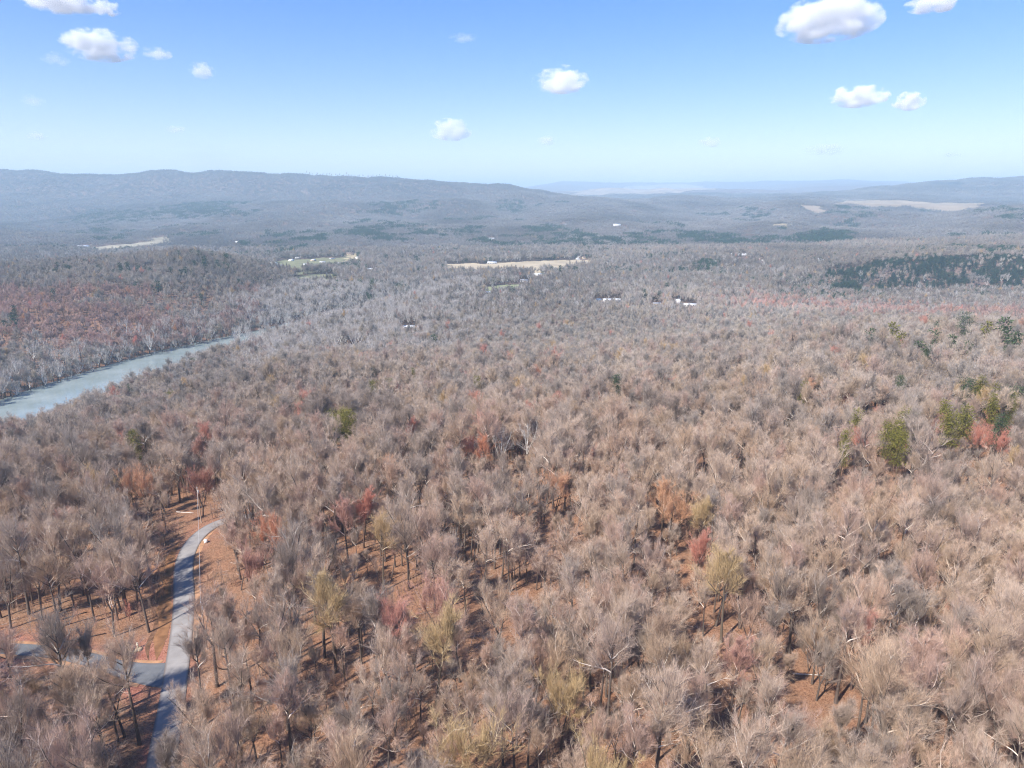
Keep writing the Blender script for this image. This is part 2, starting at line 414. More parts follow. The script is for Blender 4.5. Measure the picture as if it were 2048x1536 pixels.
# ------------------------------------------------------------------ pine
def pine(seed, H=18, base=0.35, spread=0.2, whorls=9, tuft=26, lod=0, shape='flat'):
    rng = np.random.default_rng(seed)
    T, C = Geo(), Geo()
    lean = rng.normal(size=2) * 0.03 * H
    zz = np.linspace(0, H * 0.97, 7)
    tp = np.stack([lean[0] * (zz / H) ** 2, lean[1] * (zz / H) ** 2, zz], 1)
    T.tube(tp, np.linspace(0.011 * H, 0.03, 7), 5 if lod == 0 else 3, 0)
    P, D, S = [], [], []
    for k in range(whorls):
        rel = (k + rng.uniform(0, 0.7)) / whorls
        z = H * (base + (1 - base) * rel)
        if shape == 'cone': rad = H * spread * (1 - rel) ** 0.8 + 0.4
        elif shape == 'column': rad = H * spread * (0.55 + 0.45 * math.sin(math.pi * min(1, rel + 0.15))) * (1 - 0.6 * rel)
        else: rad = H * spread * (0.55 + 0.75 * math.sin(math.pi * (0.15 + 0.75 * rel))) * rng.uniform(0.75, 1.1)
        nb = rng.integers(4, 7) if rel < 0.85 else 3
        az = rng.uniform(0, 6.28)
        for j in range(nb):
            a = az + j * 6.283 / nb + rng.normal() * 0.3
            L = rad * rng.uniform(0.6, 1.15)
            c0 = np.array([np.interp(z, zz, tp[:, i]) for i in range(3)])
            end = c0 + np.array((math.cos(a) * L, math.sin(a) * L, L * rng.uniform(-0.05, 0.35)))
            if lod == 0: T.tube(np.array([c0, (c0 + end) / 2 + (0, 0, -0.1), end]), [0.05, 0.035, 0.015], 3, 0)
            nt = 3 if lod == 0 else 2
            for q in range(nt):
                w = 0.45 + 0.55 * (q + rng.uniform(0, 0.6)) / nt
                c = c0 * (1 - w) + end * w + rng.normal(size=3) * 0.15
                n = tuft
                p = c + rng.normal(size=(n, 3)) * np.array((0.055 * H, 0.055 * H, 0.028 * H)) * (0.8 if lod == 0 else 1.0)
                P.append(p); D.append((p - c) + np.array((0, 0, 0.35)) + rng.normal(size=(n, 3)) * 0.3); S.append(np.full(n, 1.0))
    P = np.concatenate(P); D = np.concatenate(D); n = len(P)
    ln = (0.55 if lod == 0 else 1.05) * rng.uniform(0.6, 1.4, n) * H / 18
    C.slivers(P, D, ln, (0.22 if lod == 0 else 0.7) * rng.uniform(0.7, 1.3, n) * H / 18, rng, 1)
    return T, C
PM = [M_BARK, M_NEEDLE]

# ------------------------------------------------------------------ roads (world polylines)
ROAD_PX = [(300, 1660), (318, 1560), (331, 1480), (345, 1400), (356, 1320), (364, 1255), (368, 1200), (367, 1154), (369, 1126), (375, 1105), (386, 1085), (405, 1066), (430, 1050), (466, 1038), (505, 1034)]
DRIVE_PX = [(-160, 1288), (-40, 1296), (50, 1301), (130, 1309), (200, 1326), (262, 1343), (318, 1350), (352, 1350)]
def smooth_path(pts, n):
    pts = np.array(pts, float)
    t = np.concatenate([[0], np.cumsum(np.linalg.norm(np.diff(pts, axis=0), axis=1))])
    # Catmull-Rom through the points
    out = []
    P = np.vstack([2 * pts[0] - pts[1], pts, 2 * pts[-1] - pts[-2]])
    for i in range(1, len(P) - 2):
        m = max(2, int(n * (t[i] - t[i - 1]) / t[-1]))
        for s in np.arange(m) / m:
            a, b, c, d = P[i - 1], P[i], P[i + 1], P[i + 2]
            out.append(0.5 * ((2 * b) + (c - a) * s + (2 * a - 5 * b + 4 * c - d) * s * s + (3 * b - a - 3 * c + d) * s ** 3))
    out.append(pts[-1]); return np.array(out)
ROAD = smooth_path([place(*p)[:2] for p in ROAD_PX], 160)
ROAD_OPEN = ROAD[ROAD[:, 1] < place(430, 1053)[1]]
DRIVE = smooth_path([place(*p)[:2] for p in DRIVE_PX], 90)

# ------------------------------------------------------------------ open land: fields and clearings, polygons in plan
def poly_px(pts, h=0.0, lo=70.0): return np.array([place(px, py, h, lo)[:2] for px, py in pts])
def inside(poly, x, y):
    x = np.asarray(x); y = np.asarray(y); r = np.zeros(x.shape, bool)
    n = len(poly); j = n - 1
    for i in range(n):
        xi, yi = poly[i]; xj, yj = poly[j]
        c = ((yi > y) != (yj > y)) & (x < (xj - xi) * (y - yi) / (yj - yi + 1e-12) + xi)
        r ^= c; j = i
    return r
FIELDS = [  # name, colour, picture outline
    ('tan_field', (0.46, 0.37, 0.24), [(880, 533), (890, 527), (985, 525), (1060, 521), (1130, 520), (1180, 518), (1186, 524), (1130, 530), (1075, 533), (1000, 534), (940, 537)]),
    ('green_field', (0.21, 0.205, 0.105), [(525, 530), (556, 520), (620, 517), (692, 513), (694, 522), (640, 531), (560, 536)]),
    ('green_field', (0.23, 0.22, 0.115), [(595, 549), (668, 545), (668, 550), (625, 555), (590, 553)]),
    ('green_field', (0.23, 0.22, 0.12), [(590, 519), (640, 515), (690, 514), (690, 519), (640, 521), (596, 523)]),
    ('tan_field', (0.42, 0.34, 0.20), [(688, 512), (698, 506), (715, 505), (722, 512), (708, 519), (690, 519)]),
    ('pale_field', (0.36, 0.31, 0.21), [(155, 498), (190, 493), (250, 488), (290, 482), (335, 472), (345, 478), (290, 487), (250, 494), (200, 499)]),
    ('green_field', (0.27, 0.28, 0.15), [(960, 573), (1000, 569), (1042, 566), (1044, 570), (1000, 575), (970, 577)]),
    ('tan_field', (0.36, 0.27, 0.17), [(1645, 403), (1700, 399), (1760, 402), (1830, 405), (1900, 407), (1960, 404), (1975, 410), (1930, 421), (1860, 413), (1770, 410), (1690, 407)]),
    ('tan_field', (0.36, 0.28, 0.17), [(1545, 452), (1565, 446), (1600, 441), (1580, 452)]),
    ('tan_field', (0.30, 0.23, 0.16), [(1595, 410), (1640, 414), (1655, 424), (1635, 428)]),
    ('pale_field', (0.40, 0.31, 0.22), [(1130, 384), (1200, 377), (1260, 372), (1330, 369), (1400, 370), (1440, 377), (1360, 384), (1250, 388), (1170, 390)]),
]
FIELD_POLY = []
for nm, colr, pts in FIELDS: 
    fit = np.polyfit([p[0] for p in pts], [p[1] for p in pts], 1)
    FIELD_POLY.append(np.array([place(a, b, 17.0 if b > np.polyval(fit, a) else 3.0, 1200.0 if pts[0][1] > 440 else 3800.0)[:2] for a, b in pts]))
CLEAR_POLY = [poly_px([(338, 1052), (352, 1012), (375, 1005), (430, 1008), (432, 1046), (402, 1054), (372, 1085)]),
              poly_px([(405, 1072), (446, 1050), (464, 1080), (452, 1128), (402, 1134)]),
              poly_px([(0, 1260), (140, 1266), (230, 1290), (330, 1270), (335, 1330), (150, 1330), (0, 1330)]),
              poly_px([(1998, 1058), (2070, 1058), (2075, 1100), (1995, 1098)])]
def infield(poly, x, y):
    e = 0.10 * (np.ptp(poly[:, 0]) + np.ptp(poly[:, 1])) / 2
    s_ = max(25.0, e * 0.9)
    return inside(poly, x + (fbm(x / s_, y / s_, 13, 2) - 0.5) * e, y + (fbm(x / s_, y / s_, 14, 2) - 0.5) * e * 1.5)
HOUSE_SPOTS = []                                     # filled below, trees keep off: (x, y, radius)

CLAY_SPOTS = [poly_px([(0, 1322), (40, 1320), (35, 1345), (0, 1350)]), poly_px([(275, 1290), (330, 1288), (332, 1318), (262, 1318)]),
              poly_px([(230, 1368), (285, 1372), (295, 1400), (240, 1395)]), poly_px([(290, 1490), (345, 1490), (350, 1536), (280, 1536)]),
              poly_px([(0, 1272), (110, 1276), (110, 1296), (0, 1290)])]

# ------------------------------------------------------------------ the ground sheet, out to the horizon and all round
az_f = np.radians(np.linspace(-44, 44, 321)); az_c = np.radians(np.linspace(44, 316, 60))[1:-1]
AZ = np.concatenate([az_f, az_c]); NA = len(AZ)
DD = np.exp(np.linspace(math.log(6), math.log(27000), 430))
def sheet_z(x, y, d):
    z = ground_z(x, np.maximum(y, 0.70 * d))
    return z
gx = np.sin(AZ)[None, :] * DD[:, None]; gy = np.cos(AZ)[None, :] * DD[:, None]
gzv = ground_z(gx, np.where(gy > 0.72 * DD[:, None], gy, 0.72 * DD[:, None]))
rd = dist_poly(gx, gy, RIVER)
gzv = np.where((gy < 0.72 * DD[:, None]) & (rd < 62) & (gy > -40), np.minimum(gzv, -83 * (1 - sstep(33, 62, rd)) + gzv * sstep(33, 62, rd)), gzv)
cover = np.zeros(gx.shape + (4,), np.float32); cover[..., 3] = 1
def soft_poly(poly): return inside(poly, gx, gy).astype(float)
near = (np.hypot(gx, gy) < 400)
clay = np.zeros(gx.shape)
for p in CLAY_SPOTS: clay = np.maximum(clay, soft_poly(p))
dr = dist_poly(gx, gy, DRIVE); drr = dist_poly(gx, gy, ROAD)
clay = np.maximum(clay, 0.55 * (1 - sstep(2.5, 5.5, dr)))
clay = np.maximum(clay, 0.35 * (1 - sstep(2.8, 4.5, drr)))
for _ in range(2):
    c2 = clay.copy(); c2[1:-1, 1:-1] = (clay[1:-1, 1:-1] * 2 + clay[:-2, 1:-1] + clay[2:, 1:-1] + clay[1:-1, :-2] + clay[1:-1, 2:]) / 6; clay = c2
cover[..., 0] = clay
cover[..., 1] = sstep(500, 1500, np.hypot(gx, gy)) * 0.85
left_slope = sstep(-380, -520, gx) * sstep(640, 740, gy) * (1 - sstep(1250, 1500, gy))
cover[..., 1] *= 1 - 0.4 * left_slope
SPLIT = 296                                          # ring where the near ground ends and the hills begin
def ring_sheet(name, i0, i1):
    v = np.stack([gx[i0:i1], gy[i0:i1], gzv[i0:i1]], -1).reshape(-1, 3)
    n = i1 - i0
    i, j = np.meshgrid(np.arange(n - 1), np.arange(NA), indexing='ij')
    j2 = (j + 1) % NA
    f = np.stack([i * NA + j, (i + 1) * NA + j, (i + 1) * NA + j2, i * NA + j2], -1).reshape(-1, 4)[:, ::-1]
    c = cover[i0:i1].reshape(-1, 4)
    me = mesh_from(name, v, f, [M_GROUND], None, True)
    if i0 == 0:
        pass
    at = me.color_attributes.new('cover', 'FLOAT_COLOR', 'POINT'); at.data.foreach_set('color', c.ravel())
    return link(name, me, kind='structure')
ring_sheet('ground', 0, SPLIT + 1)
ring_sheet('hills', SPLIT, len(DD))

# ------------------------------------------------------------------ river
def water_mat():
    m, nt, b = new_mat('river_water')
    L = nt.links.new
    tc = nt.nodes.new('ShaderNodeTexCoord')
    no = nt.nodes.new('ShaderNodeTexNoise'); no.inputs['Scale'].default_value = 0.45; no.inputs['Detail'].default_value = 5
    L(tc.outputs['Object'], no.inputs['Vector'])
    bp = nt.nodes.new('ShaderNodeBump'); bp.inputs['Strength'].default_value = 0.35; bp.inputs['Distance'].default_value = 0.25
    L(no.outputs[0], bp.inputs['Height']); L(bp.outputs[0], b.inputs['Normal'])
    n2 = nt.nodes.new('ShaderNodeTexNoise'); n2.inputs['Scale'].default_value = 0.03; n2.inputs['Detail'].default_value = 3
    L(tc.outputs['Object'], n2.inputs['Vector'])
    rp = nt.nodes.new('ShaderNodeValToRGB'); e = rp.color_ramp.elements
    e[0].position = 0.3; e[0].color = (0.22, 0.27, 0.25, 1); e[1].position = 0.7; e[1].color = (0.33, 0.38, 0.36, 1)
    L(n2.outputs[0], rp.inputs[0]); L(rp.outputs[0], b.inputs['Base Color'])
    b.inputs['Roughness'].default_value = 0.12; b.inputs['Specular IOR Level'].default_value = 0.5
    return m
def strip(name, path, widths, mat, lift, kind='structure', across=5, z=None, crown=0.0):
    path = np.asarray(path, float); d = np.gradient(path, axis=0); d /= np.linalg.norm(d, axis=1)[:, None]
    nrm = np.stack([d[:, 1], -d[:, 0]], 1)
    s = np.linspace(-1, 1, across)
    w = np.broadcast_to(np.asarray(widths, float), (len(path),)) / 2
    xy = path[:, None, :] + nrm[:, None, :] * (s[None, :] * w[:, None])[..., None]
    zz = np.full(xy.shape[:2], z) if z is not None else ground_z(xy[..., 0], xy[..., 1]) + lift + crown * (1 - s[None, :] ** 2)
    v = np.concatenate([xy, zz[..., None]], -1).reshape(-1, 3)
    n = len(path)
    i, j = np.meshgrid(np.arange(n - 1), np.arange(across - 1), indexing='ij')
    f = np.stack([i * across + j, i * across + j + 1, (i + 1) * across + j + 1, (i + 1) * across + j], -1).reshape(-1, 4)
    me = mesh_from(name, v, f, [mat], None, True)
    uv = me.uv_layers.new(name='UVMap')
    cum = np.concatenate([[0], np.cumsum(np.linalg.norm(np.diff(path, axis=0), axis=1))])
    U = np.stack([np.broadcast_to(s[None, :], (n, across)), np.broadcast_to(cum[:, None], (n, across))], -1).reshape(-1, 2)
    uv.data.foreach_set('uv', U[f.ravel()].ravel())
    return link(name, me, kind=kind)
RV = smooth_path(RIVER, 90)
strip('river', RV, np.interp(RV[:, 1], [800, 900, 1300], [112, 66, 54]), water_mat(), 0, z=WATER_Z, across=3)

# ------------------------------------------------------------------ road, driveway, verges
def asphalt(name, c0, c1, edge):
    m, nt, b = new_mat(name); L = nt.links.new
    tc = nt.nodes.new('ShaderNodeTexCoord')
    no = nt.nodes.new('ShaderNodeTexNoise'); no.inputs['Scale'].default_value = 0.35; no.inputs['Detail'].default_value = 6
    L(tc.outputs['Object'], no.inputs['Vector'])
    rp = nt.nodes.new('ShaderNodeValToRGB'); e = rp.color_ramp.elements
    e[0].position = 0.3; e[0].color = c0 + (1,); e[1].position = 0.7; e[1].color = c1 + (1,)
    L(no.outputs[0], rp.inputs[0])
    uv = nt.nodes.new('ShaderNodeUVMap'); sx = nt.nodes.new('ShaderNodeSeparateXYZ'); L(uv.outputs[0], sx.inputs[0])
    ab = nt.nodes.new('ShaderNodeMath'); ab.operation = 'ABSOLUTE'; L(sx.outputs[0], ab.inputs[0])
    r2 = nt.nodes.new('ShaderNodeValToRGB'); e = r2.color_ramp.elements
    e[0].position = 0.78; e[0].color = (0, 0, 0, 1); e[1].position = 0.97; e[1].color = (1, 1, 1, 1)
    L(ab.outputs[0], r2.inputs[0])
    mx = mixrgb(nt); L(r2.outputs[0], mx.inputs['Factor']); L(rp.outputs[0], mx.inputs['A']); mx.inputs['B'].default_value = edge + (1,)
    L(mx.outputs['Result'], b.inputs['Base Color'])
    return m
M_ROAD = asphalt('worn_asphalt', (0.26, 0.24, 0.222), (0.335, 0.312, 0.29), (0.19, 0.16, 0.14))
M_DRIVE = asphalt('new_asphalt', (0.14, 0.145, 0.15), (0.20, 0.205, 0.21), (0.16, 0.15, 0.145))
M_VERGE = plain('dry_grass_verge', (0.25, 0.125, 0.06), 1.0, 0.35, 0.5)
M_SAND = plain('sandy_edge', (0.42, 0.23, 0.125), 1.0, 0.25, 0.7)
strip('road', ROAD, 4.9, M_ROAD, 0.14, across=7, crown=0.03)
dw = np.interp(np.arange(len(DRIVE)), [0, len(DRIVE) * 0.75, len(DRIVE) - 1], [3.6, 4.2, 8.5])
strip('driveway', DRIVE, dw, M_DRIVE, 0.10, across=7)
strip('driveway_shoulder', DRIVE[:-8], dw[:-8] + 2.0, M_SAND, 0.05, across=5)
# grass verge and leaf-filled ditch along the road's left side
dR = np.gradient(ROAD, axis=0); dR /= np.linalg.norm(dR, axis=1)[:, None]; nR = np.stack([dR[:, 1], -dR[:, 0]], 1)
ROADZ = ROAD[40:125]
def ragged(path, w, seed):
    n = len(path); t = np.linspace(0, 1, n)
    return w * np.clip(np.minimum(t, 1 - t) * 7, 0.05, 1) * (0.65 + 0.7 * fbm(path[:, 0] / 3.0, path[:, 1] / 3.0, seed, 2))
vp = (ROAD - nR * 4.4)[58:128]; strip('grass_verge', vp, ragged(vp, 3.2, 3), M_VERGE, 0.04, across=4)
vp = (ROAD - nR * (6.3 + 0.5 * np.sin(np.arange(len(ROAD)) * 0.31))[:, None])[58:120]; strip('ditch', vp, ragged(vp, 1.0, 4), plain('dark_leaves', (0.17, 0.09, 0.052), 1, 0.4, 0.8), 0.05, across=3)  # flat strip of darker leaves along the ditch line
vp = (ROAD + nR * 3.2)[56:138]; strip('road_shoulder', vp, ragged(vp, 1.5, 5), M_SAND, 0.03, across=3)

# ------------------------------------------------------------------ fields draped on the land
def drape(name, poly, mat, cell, lift):
    mg = 0.06 * (poly.max(0) - poly.min(0)).mean()
    x0, y0 = poly.min(0) - mg; x1, y1 = poly.max(0) + mg
    nx = max(2, int((x1 - x0) / cell) + 1); ny = max(2, int((y1 - y0) / (cell * 1.6)) + 1)
    xs = np.linspace(x0, x1, nx + 1); ys = np.linspace(y0, y1, ny + 1)
    X, Yv = np.meshgrid(xs, ys, indexing='ij')
    c = infield(poly, (X[:-1, :-1] + X[1:, 1:]) / 2, (Yv[:-1, :-1] + Yv[1:, 1:]) / 2)
    Z = ground_z(X, Yv) + lift
    i, j = np.nonzero(c)
    if len(i) == 0: return None
    k = ny + 1
    f = np.stack([i * k + j, (i + 1) * k + j, (i + 1) * k + j + 1, i * k + j + 1], -1)
    v = np.stack([X, Yv, Z], -1).reshape(-1, 3)
    used, inv = np.unique(f.ravel(), return_inverse=True)
    me = mesh_from(name, v[used], inv.reshape(-1, 4), [mat], None, True)
    return link(name, me, kind='structure')
for (nm, colr, pts), poly in zip(FIELDS, FIELD_POLY):
    far = poly[:, 1].mean() > 3500
    drape(nm, poly, plain(nm, colr, 1.0, 0.22, 0.02 if not far else 0.004), 6 if not far else 18, 1.2 if not far else 5.0)
M_MOSS = plain('moss', (0.20, 0.19, 0.035), 1.0, 0.4, 0.6)
drape('mossy_ground', poly_px([(2008, 1068), (2030, 1061), (2065, 1060), (2065, 1080), (2020, 1078)]), M_MOSS, 0.6, 0.12)

# ------------------------------------------------------------------ buildings
M_GLASS = plain('window_glass', (0.03, 0.04, 0.05), 0.15, 0.1, 1, 0, 0.5)
WALLC = {'white': plain('white_siding', (0.80, 0.79, 0.76), 0.7, 0.05, 0.5), 'tan': plain('tan_siding', (0.50, 0.40, 0.28), 0.8, 0.1, 0.5),
         'grey': plain('grey_siding', (0.38, 0.38, 0.39), 0.8, 0.1, 0.5), 'brown': plain('log_wall', (0.26, 0.17, 0.11), 0.9, 0.2, 0.5)}
ROOFC = {'white': plain('white_metal_roof', (0.78, 0.78, 0.77), 0.5, 0.06, 0.3), 'grey': plain('grey_shingle', (0.30, 0.30, 0.32), 0.9, 0.15, 0.6),
         'teal': plain('pale_teal_metal_roof', (0.42, 0.62, 0.57), 0.45, 0.06, 0.3), 'blue': plain('blue_metal_roof', (0.13, 0.25, 0.42), 0.5, 0.08, 0.3),
         'brown': plain('brown_shingle', (0.26, 0.19, 0.15), 0.9, 0.15, 0.6), 'pale': plain('pale_roof', (0.58, 0.57, 0.55), 0.7, 0.1, 0.4)}
M_BRICK = plain('chimney_brick', (0.32, 0.16, 0.12), 0.95, 0.2, 2)
M_DOOR = plain('door_paint', (0.20, 0.09, 0.06), 0.6, 0.1, 2)
def house(name, label, cat, x, y, L, W, Hh, rot, wall, roof, pitch=0.42, windows=3, chimney=False, group=None, clear=None, door=True):
    HOUSE_SPOTS.append((x, y, clear if clear is not None else max(L, W) * 0.62 + 5))
    z = min(gz(x + a, y + b) for a in (-L / 3, 0, L / 3) for b in (-W / 3, 0, W / 3)) + 0.1
    zt = gz(x, y)
    e = bpy.data.objects.new(name, None); COL.objects.link(e); e.location = (x, y, z); e.rotation_euler = (0, 0, rot)
    e.empty_display_size = 2
    tag(e, label, cat, group)
    base = zt - z + 0.1
    hz = base + Hh; rise = W / 2 * pitch
    g = Geo(); g.box(-L / 2, L / 2, -W / 2, W / 2, -1.0, hz)
    for s in (-1, 1):
        xx = s * L / 2
        g.add([(xx, -W / 2, hz), (xx, W / 2, hz), (xx, 0, hz + rise)], [(0, 1, 2)])
    link('wall', g.mesh('wall', [WALLC[wall]]), e)
    r = Geo(); o = 0.5; t = 0.22
    for s in (-1, 1):
        y0, z0 = s * (W / 2 + o), hz - o * pitch
        a = [(-L / 2 - o, y0, z0 + 0.02), (L / 2 + o, y0, z0 + 0.02), (L / 2 + o, 0, hz + rise + 0.02), (-L / 2 - o, 0, hz + rise + 0.02)]
        v = a + [(p[0], p[1], p[2] + t) for p in a]
        q = [(0, 1, 2, 3), (4, 5, 6, 7), (0, 1, 5, 4), (1, 2, 6, 5), (2, 3, 7, 6), (3, 0, 4, 7)]
        r.add(v, [f for p in q for f in ((p[0], p[1], p[2]), (p[0], p[2], p[3]))])
    ro = link('roof', r.mesh('roof', [ROOFC[roof]]), e)
    if chimney:
        c = Geo(); c.box(L * 0.2, L * 0.2 + 0.9, 0.3, 1.1, hz + rise * 0.4, hz + rise + 1.2)
        link('chimney', c.mesh('chimney', [M_BRICK]), ro)
    if windows:
        w = Geo(); w.box(-0.6, 0.6, -0.04, 0.04, -0.7, 0.7); wm = w.mesh('window', [M_GLASS])
        for k in range(windows):
            xx = -L / 2 + L * (k + 0.5) / windows
            if door and k == windows // 2: continue
            for s in (-1, 1):
                o_ = link('window', wm, e); o_.location = (xx, s * (W / 2 + 0.02), base + Hh * 0.55)
    if door:
        d = Geo(); d.box(-0.5, 0.5, -0.05, 0.05, 0, 2.1)
        o_ = link('door', d.mesh('door', [M_DOOR]), e); o_.location = (-L / 2 + L * (windows // 2 + 0.5) / max(1, windows), -W / 2 - 0.03, base)
    return e
H_ = [  # px, py, length, width, wall height, rot deg, wall, roof, name, label
 (553, 760, 12, 8, 3.2, 28, 'white', 'teal', 'forest_house', 'small white house with pale teal metal roof among bare trees', 7),
 (697, 700, 13, 7, 3, 25, 'grey', 'white', 'white_roofed_house', 'long low pale building beside a white track at the foot of the woods', 13),
 (722, 697, 5, 4, 2.5, 10, 'white', 'pale', 'shed', 'tiny white shed right of the low pale building at the foot of the woods', 6),
 (818, 653, 15, 6, 2.8, 5, 'white', 'white', 'white_roofed_house', 'long white low building on the near side of the sycamore flats', 12),
 (1197, 598, 9, 7, 3.0, 15, 'white', 'blue', 'shed', 'blue-roofed shed at the left end of the row of valley houses', 12),
 (1216, 598, 16, 8, 3.0, 5, 'white', 'white', 'white_house', 'long white house between the blue-roofed shed and the pale hay barn', 14),
 (1234, 599, 12, 9, 4.2, -12, 'grey', 'pale', 'barn', 'pale grey barn just right of the long white valley house', 13),
 (1313, 607, 12, 7, 2.8, 8, 'tan', 'grey', 'cottage', 'low tan cottage under a round dark pine in the valley', 13),
 (1356, 604, 10, 8, 5.4, 80, 'white', 'white', 'white_house', 'tall white gabled house right of the dark pine in the valley', 14),
 (1380, 609, 22, 8, 2.8, 2, 'white', 'white', 'long_shed', 'very long white-roofed shed at the right end of the valley houses', 14),
 (984, 525, 24, 11, 4.0, 4, 'grey', 'white', 'barn', 'long white-roofed barn standing in the tan field', 16),
 (1170, 515, 16, 10, 4.5, 20, 'tan', 'brown', 'farmhouse', 'tan farmhouse at the right end of the tan field', 20),
 (1155, 517, 9, 7, 3.5, 0, 'white', 'pale', 'shed', 'small pale shed left of the tan farmhouse', 12),
 (1048, 560, 16, 10, 3.5, 10, 'white', 'grey', 'roadside_house', 'white house with grey roof beside the valley road', 17),
 (1078, 548, 22, 10, 3.5, -6, 'white', 'white', 'roadside_house', 'wide white house behind the grey-roofed roadside house', 18),
 (1120, 541, 13, 9, 3.5, 0, 'brown', 'grey', 'cabin', 'brown cabin among the dark evergreens below the tan field', 13),
 (975, 583, 9, 7, 3, 10, 'white', 'white', 'shed', 'lone white shed among pale trees near the narrow green field', 9),
 (1466, 508, 10, 8, 4, 0, 'white', 'white', 'hilltop_house', 'small white house at the left on the wooded knoll', 14),
 (1486, 508, 24, 10, 4.5, -8, 'white', 'pale', 'hilltop_house', 'wide white house on the knoll above the curving track', 18),
 (1640, 520, 15, 9, 5.5, 0, 'white', 'white', 'white_house', 'square bright white house above the dark bluff', 16),
 (545, 527, 22, 11, 5.0, 5, 'white', 'white', 'farmhouse', 'large white farmhouse at the left edge of the green field', 20),
 (536, 516, 14, 9, 4.0, 0, 'tan', 'brown', 'cottage', 'tan cottage behind the large white farmhouse', 15),
 (582, 520, 13, 9, 4.5, 70, 'white', 'white', 'white_house', 'white house with its gable to us in the middle of the green field', 15),
 (595, 515, 12, 8, 4.0, 0, 'grey', 'pale', 'cottage', 'grey cottage behind the white gable in the green field', 13),
 (626, 520, 13, 9, 4.0, 60, 'tan', 'pale', 'cottage', 'pinkish tan cottage at the right of the green field', 14),
 (645, 523, 14, 8, 3.0, 5, 'white', 'pale', 'long_shed', 'low pale shed between the green field and the dark grove', 14),
 (700, 508, 24, 13, 6.0, 12, 'tan', 'brown', 'large_house', 'big tan house with brown roof in the tan clearing', 20),
 (728, 503, 10, 9, 7.0, 0, 'tan', 'pale', 'tall_house', 'tall narrow pale house right of the big tan house', 14),
 (741, 537, 20, 9, 3.0, 4, 'white', 'white', 'long_shed', 'white curved-looking shed below the dark round groves', 15),
 (686, 543, 14, 8, 3.0, 10, 'grey', 'white', 'shed', 'grey shed left of the pair of dark pines', 12),
 (560, 530, 12, 8, 3.5, 20, 'white', 'grey', 'cottage', 'small white cottage with grey roof right of the large white farmhouse', 12),
 (612, 528, 11, 8, 3.5, 0, 'white', 'white', 'cottage', 'tiny white cottage low in the green field below the white gable', 12),
 (664, 516, 12, 8, 4.0, 30, 'white', 'brown', 'cottage', 'white cottage with brown roof at the top of the green field', 13),
 (676, 526, 16, 9, 3.5, -5, 'tan', 'pale', 'long_shed', 'low tan shed at the right end of the green field', 13),
 (716, 515, 12, 8, 4.5, 40, 'white', 'pale', 'cottage', 'pale cottage just below the big tan house', 13),
 (560, 511, 12, 8, 4.0, 0, 'white', 'white', 'cottage', 'white cottage against the dark pine wood above the green field', 13),
 (428, 500, 18, 10, 4.0, 5, 'white', 'pale', 'ridge_house', 'pale house left of the pair on the far wooded slope', 17),
 (442, 501, 13, 9, 4.0, 0, 'tan', 'pale', 'ridge_house', 'tan house right of the pair on the far wooded slope', 15),
 (476, 484, 16, 10, 5.0, 0, 'white', 'white', 'white_house', 'white house at the left end of the green pine wood', 16),
 (373, 515, 18, 8, 3.6, 4, 'white', 'white', 'hilltop_house', 'white house among pines on the crest across the river', 14),
 (258, 517, 10, 7, 3.0, 0, 'grey', 'white', 'shed', 'small white-roofed shed on the crest across the river', 10),
 (167, 494, 34, 20, 6.0, 12, 'white', 'white', 'barn', 'large white-roofed barn at the left end of the far pale field', 25),
 (985, 477, 40, 12, 4.0, 3, 'white', 'white', 'long_shed', 'long white building in the woods far behind the tan field', 22),
 (1227, 485, 34, 12, 4.0, 2, 'white', 'white', 'long_shed', 'long white building in the grey woods right of the farmhouse', 20),
 (1234, 450, 34, 16, 6.0, 6, 'white', 'white', 'white_house', 'far white house beside the dark green plantation', 26),
 (1130, 449, 20, 12, 5.0, 0, 'white', 'pale', 'white_house', 'far tiny white house on the middle of the wooded rise', 18),
]
for (px, py, L, W, Hh, rot, wl, rf, nm, lab, clr) in H_:
    x, y, z = place(px, py, 2.5 if py > 600 else 4.0, 300.0 if py > 600 else 900.0)
    house(nm, lab, 'shed' if 'shed' in nm else ('barn' if nm == 'barn' else 'house'), x, y, L, W, Hh, R(rot), wl, rf, windows=3 if L < 20 else 5, chimney=(wl == 'tan'), clear=clr)

# pale tracks far off
M_TRACK = plain('gravel_track', (0.50, 0.46, 0.40), 1.0, 0.15, 0.1)
TRACKS = []
def track(pts, w, h=0.5, lo=900.0, name='track'):
    P = smooth_path([place(px, py, h, lo)[:2] for px, py in pts], 60)
    TRACKS.append((P, w)); strip(name, P, w, M_TRACK, 0.9, across=3)
track([(1490, 509), (1505, 512), (1518, 517), (1528, 522)], 7, 1.0)
track([(1350, 546), (1400, 542), (1450, 538), (1500, 535), (1545, 531)], 6, 1.0)
track([(1790, 521), (1850, 519), (1900, 517), (1950, 515), (2000, 514), (2060, 513)], 7, 1.0)
track([(1150, 524), (1158, 520), (1156, 514), (1166, 511)], 6, 1.0)
track([(940, 556), (985, 553), (1030, 552)], 5, 1.0)
track([(676, 704), (700, 699), (726, 692)], 4.5, 1.0, 350.0)

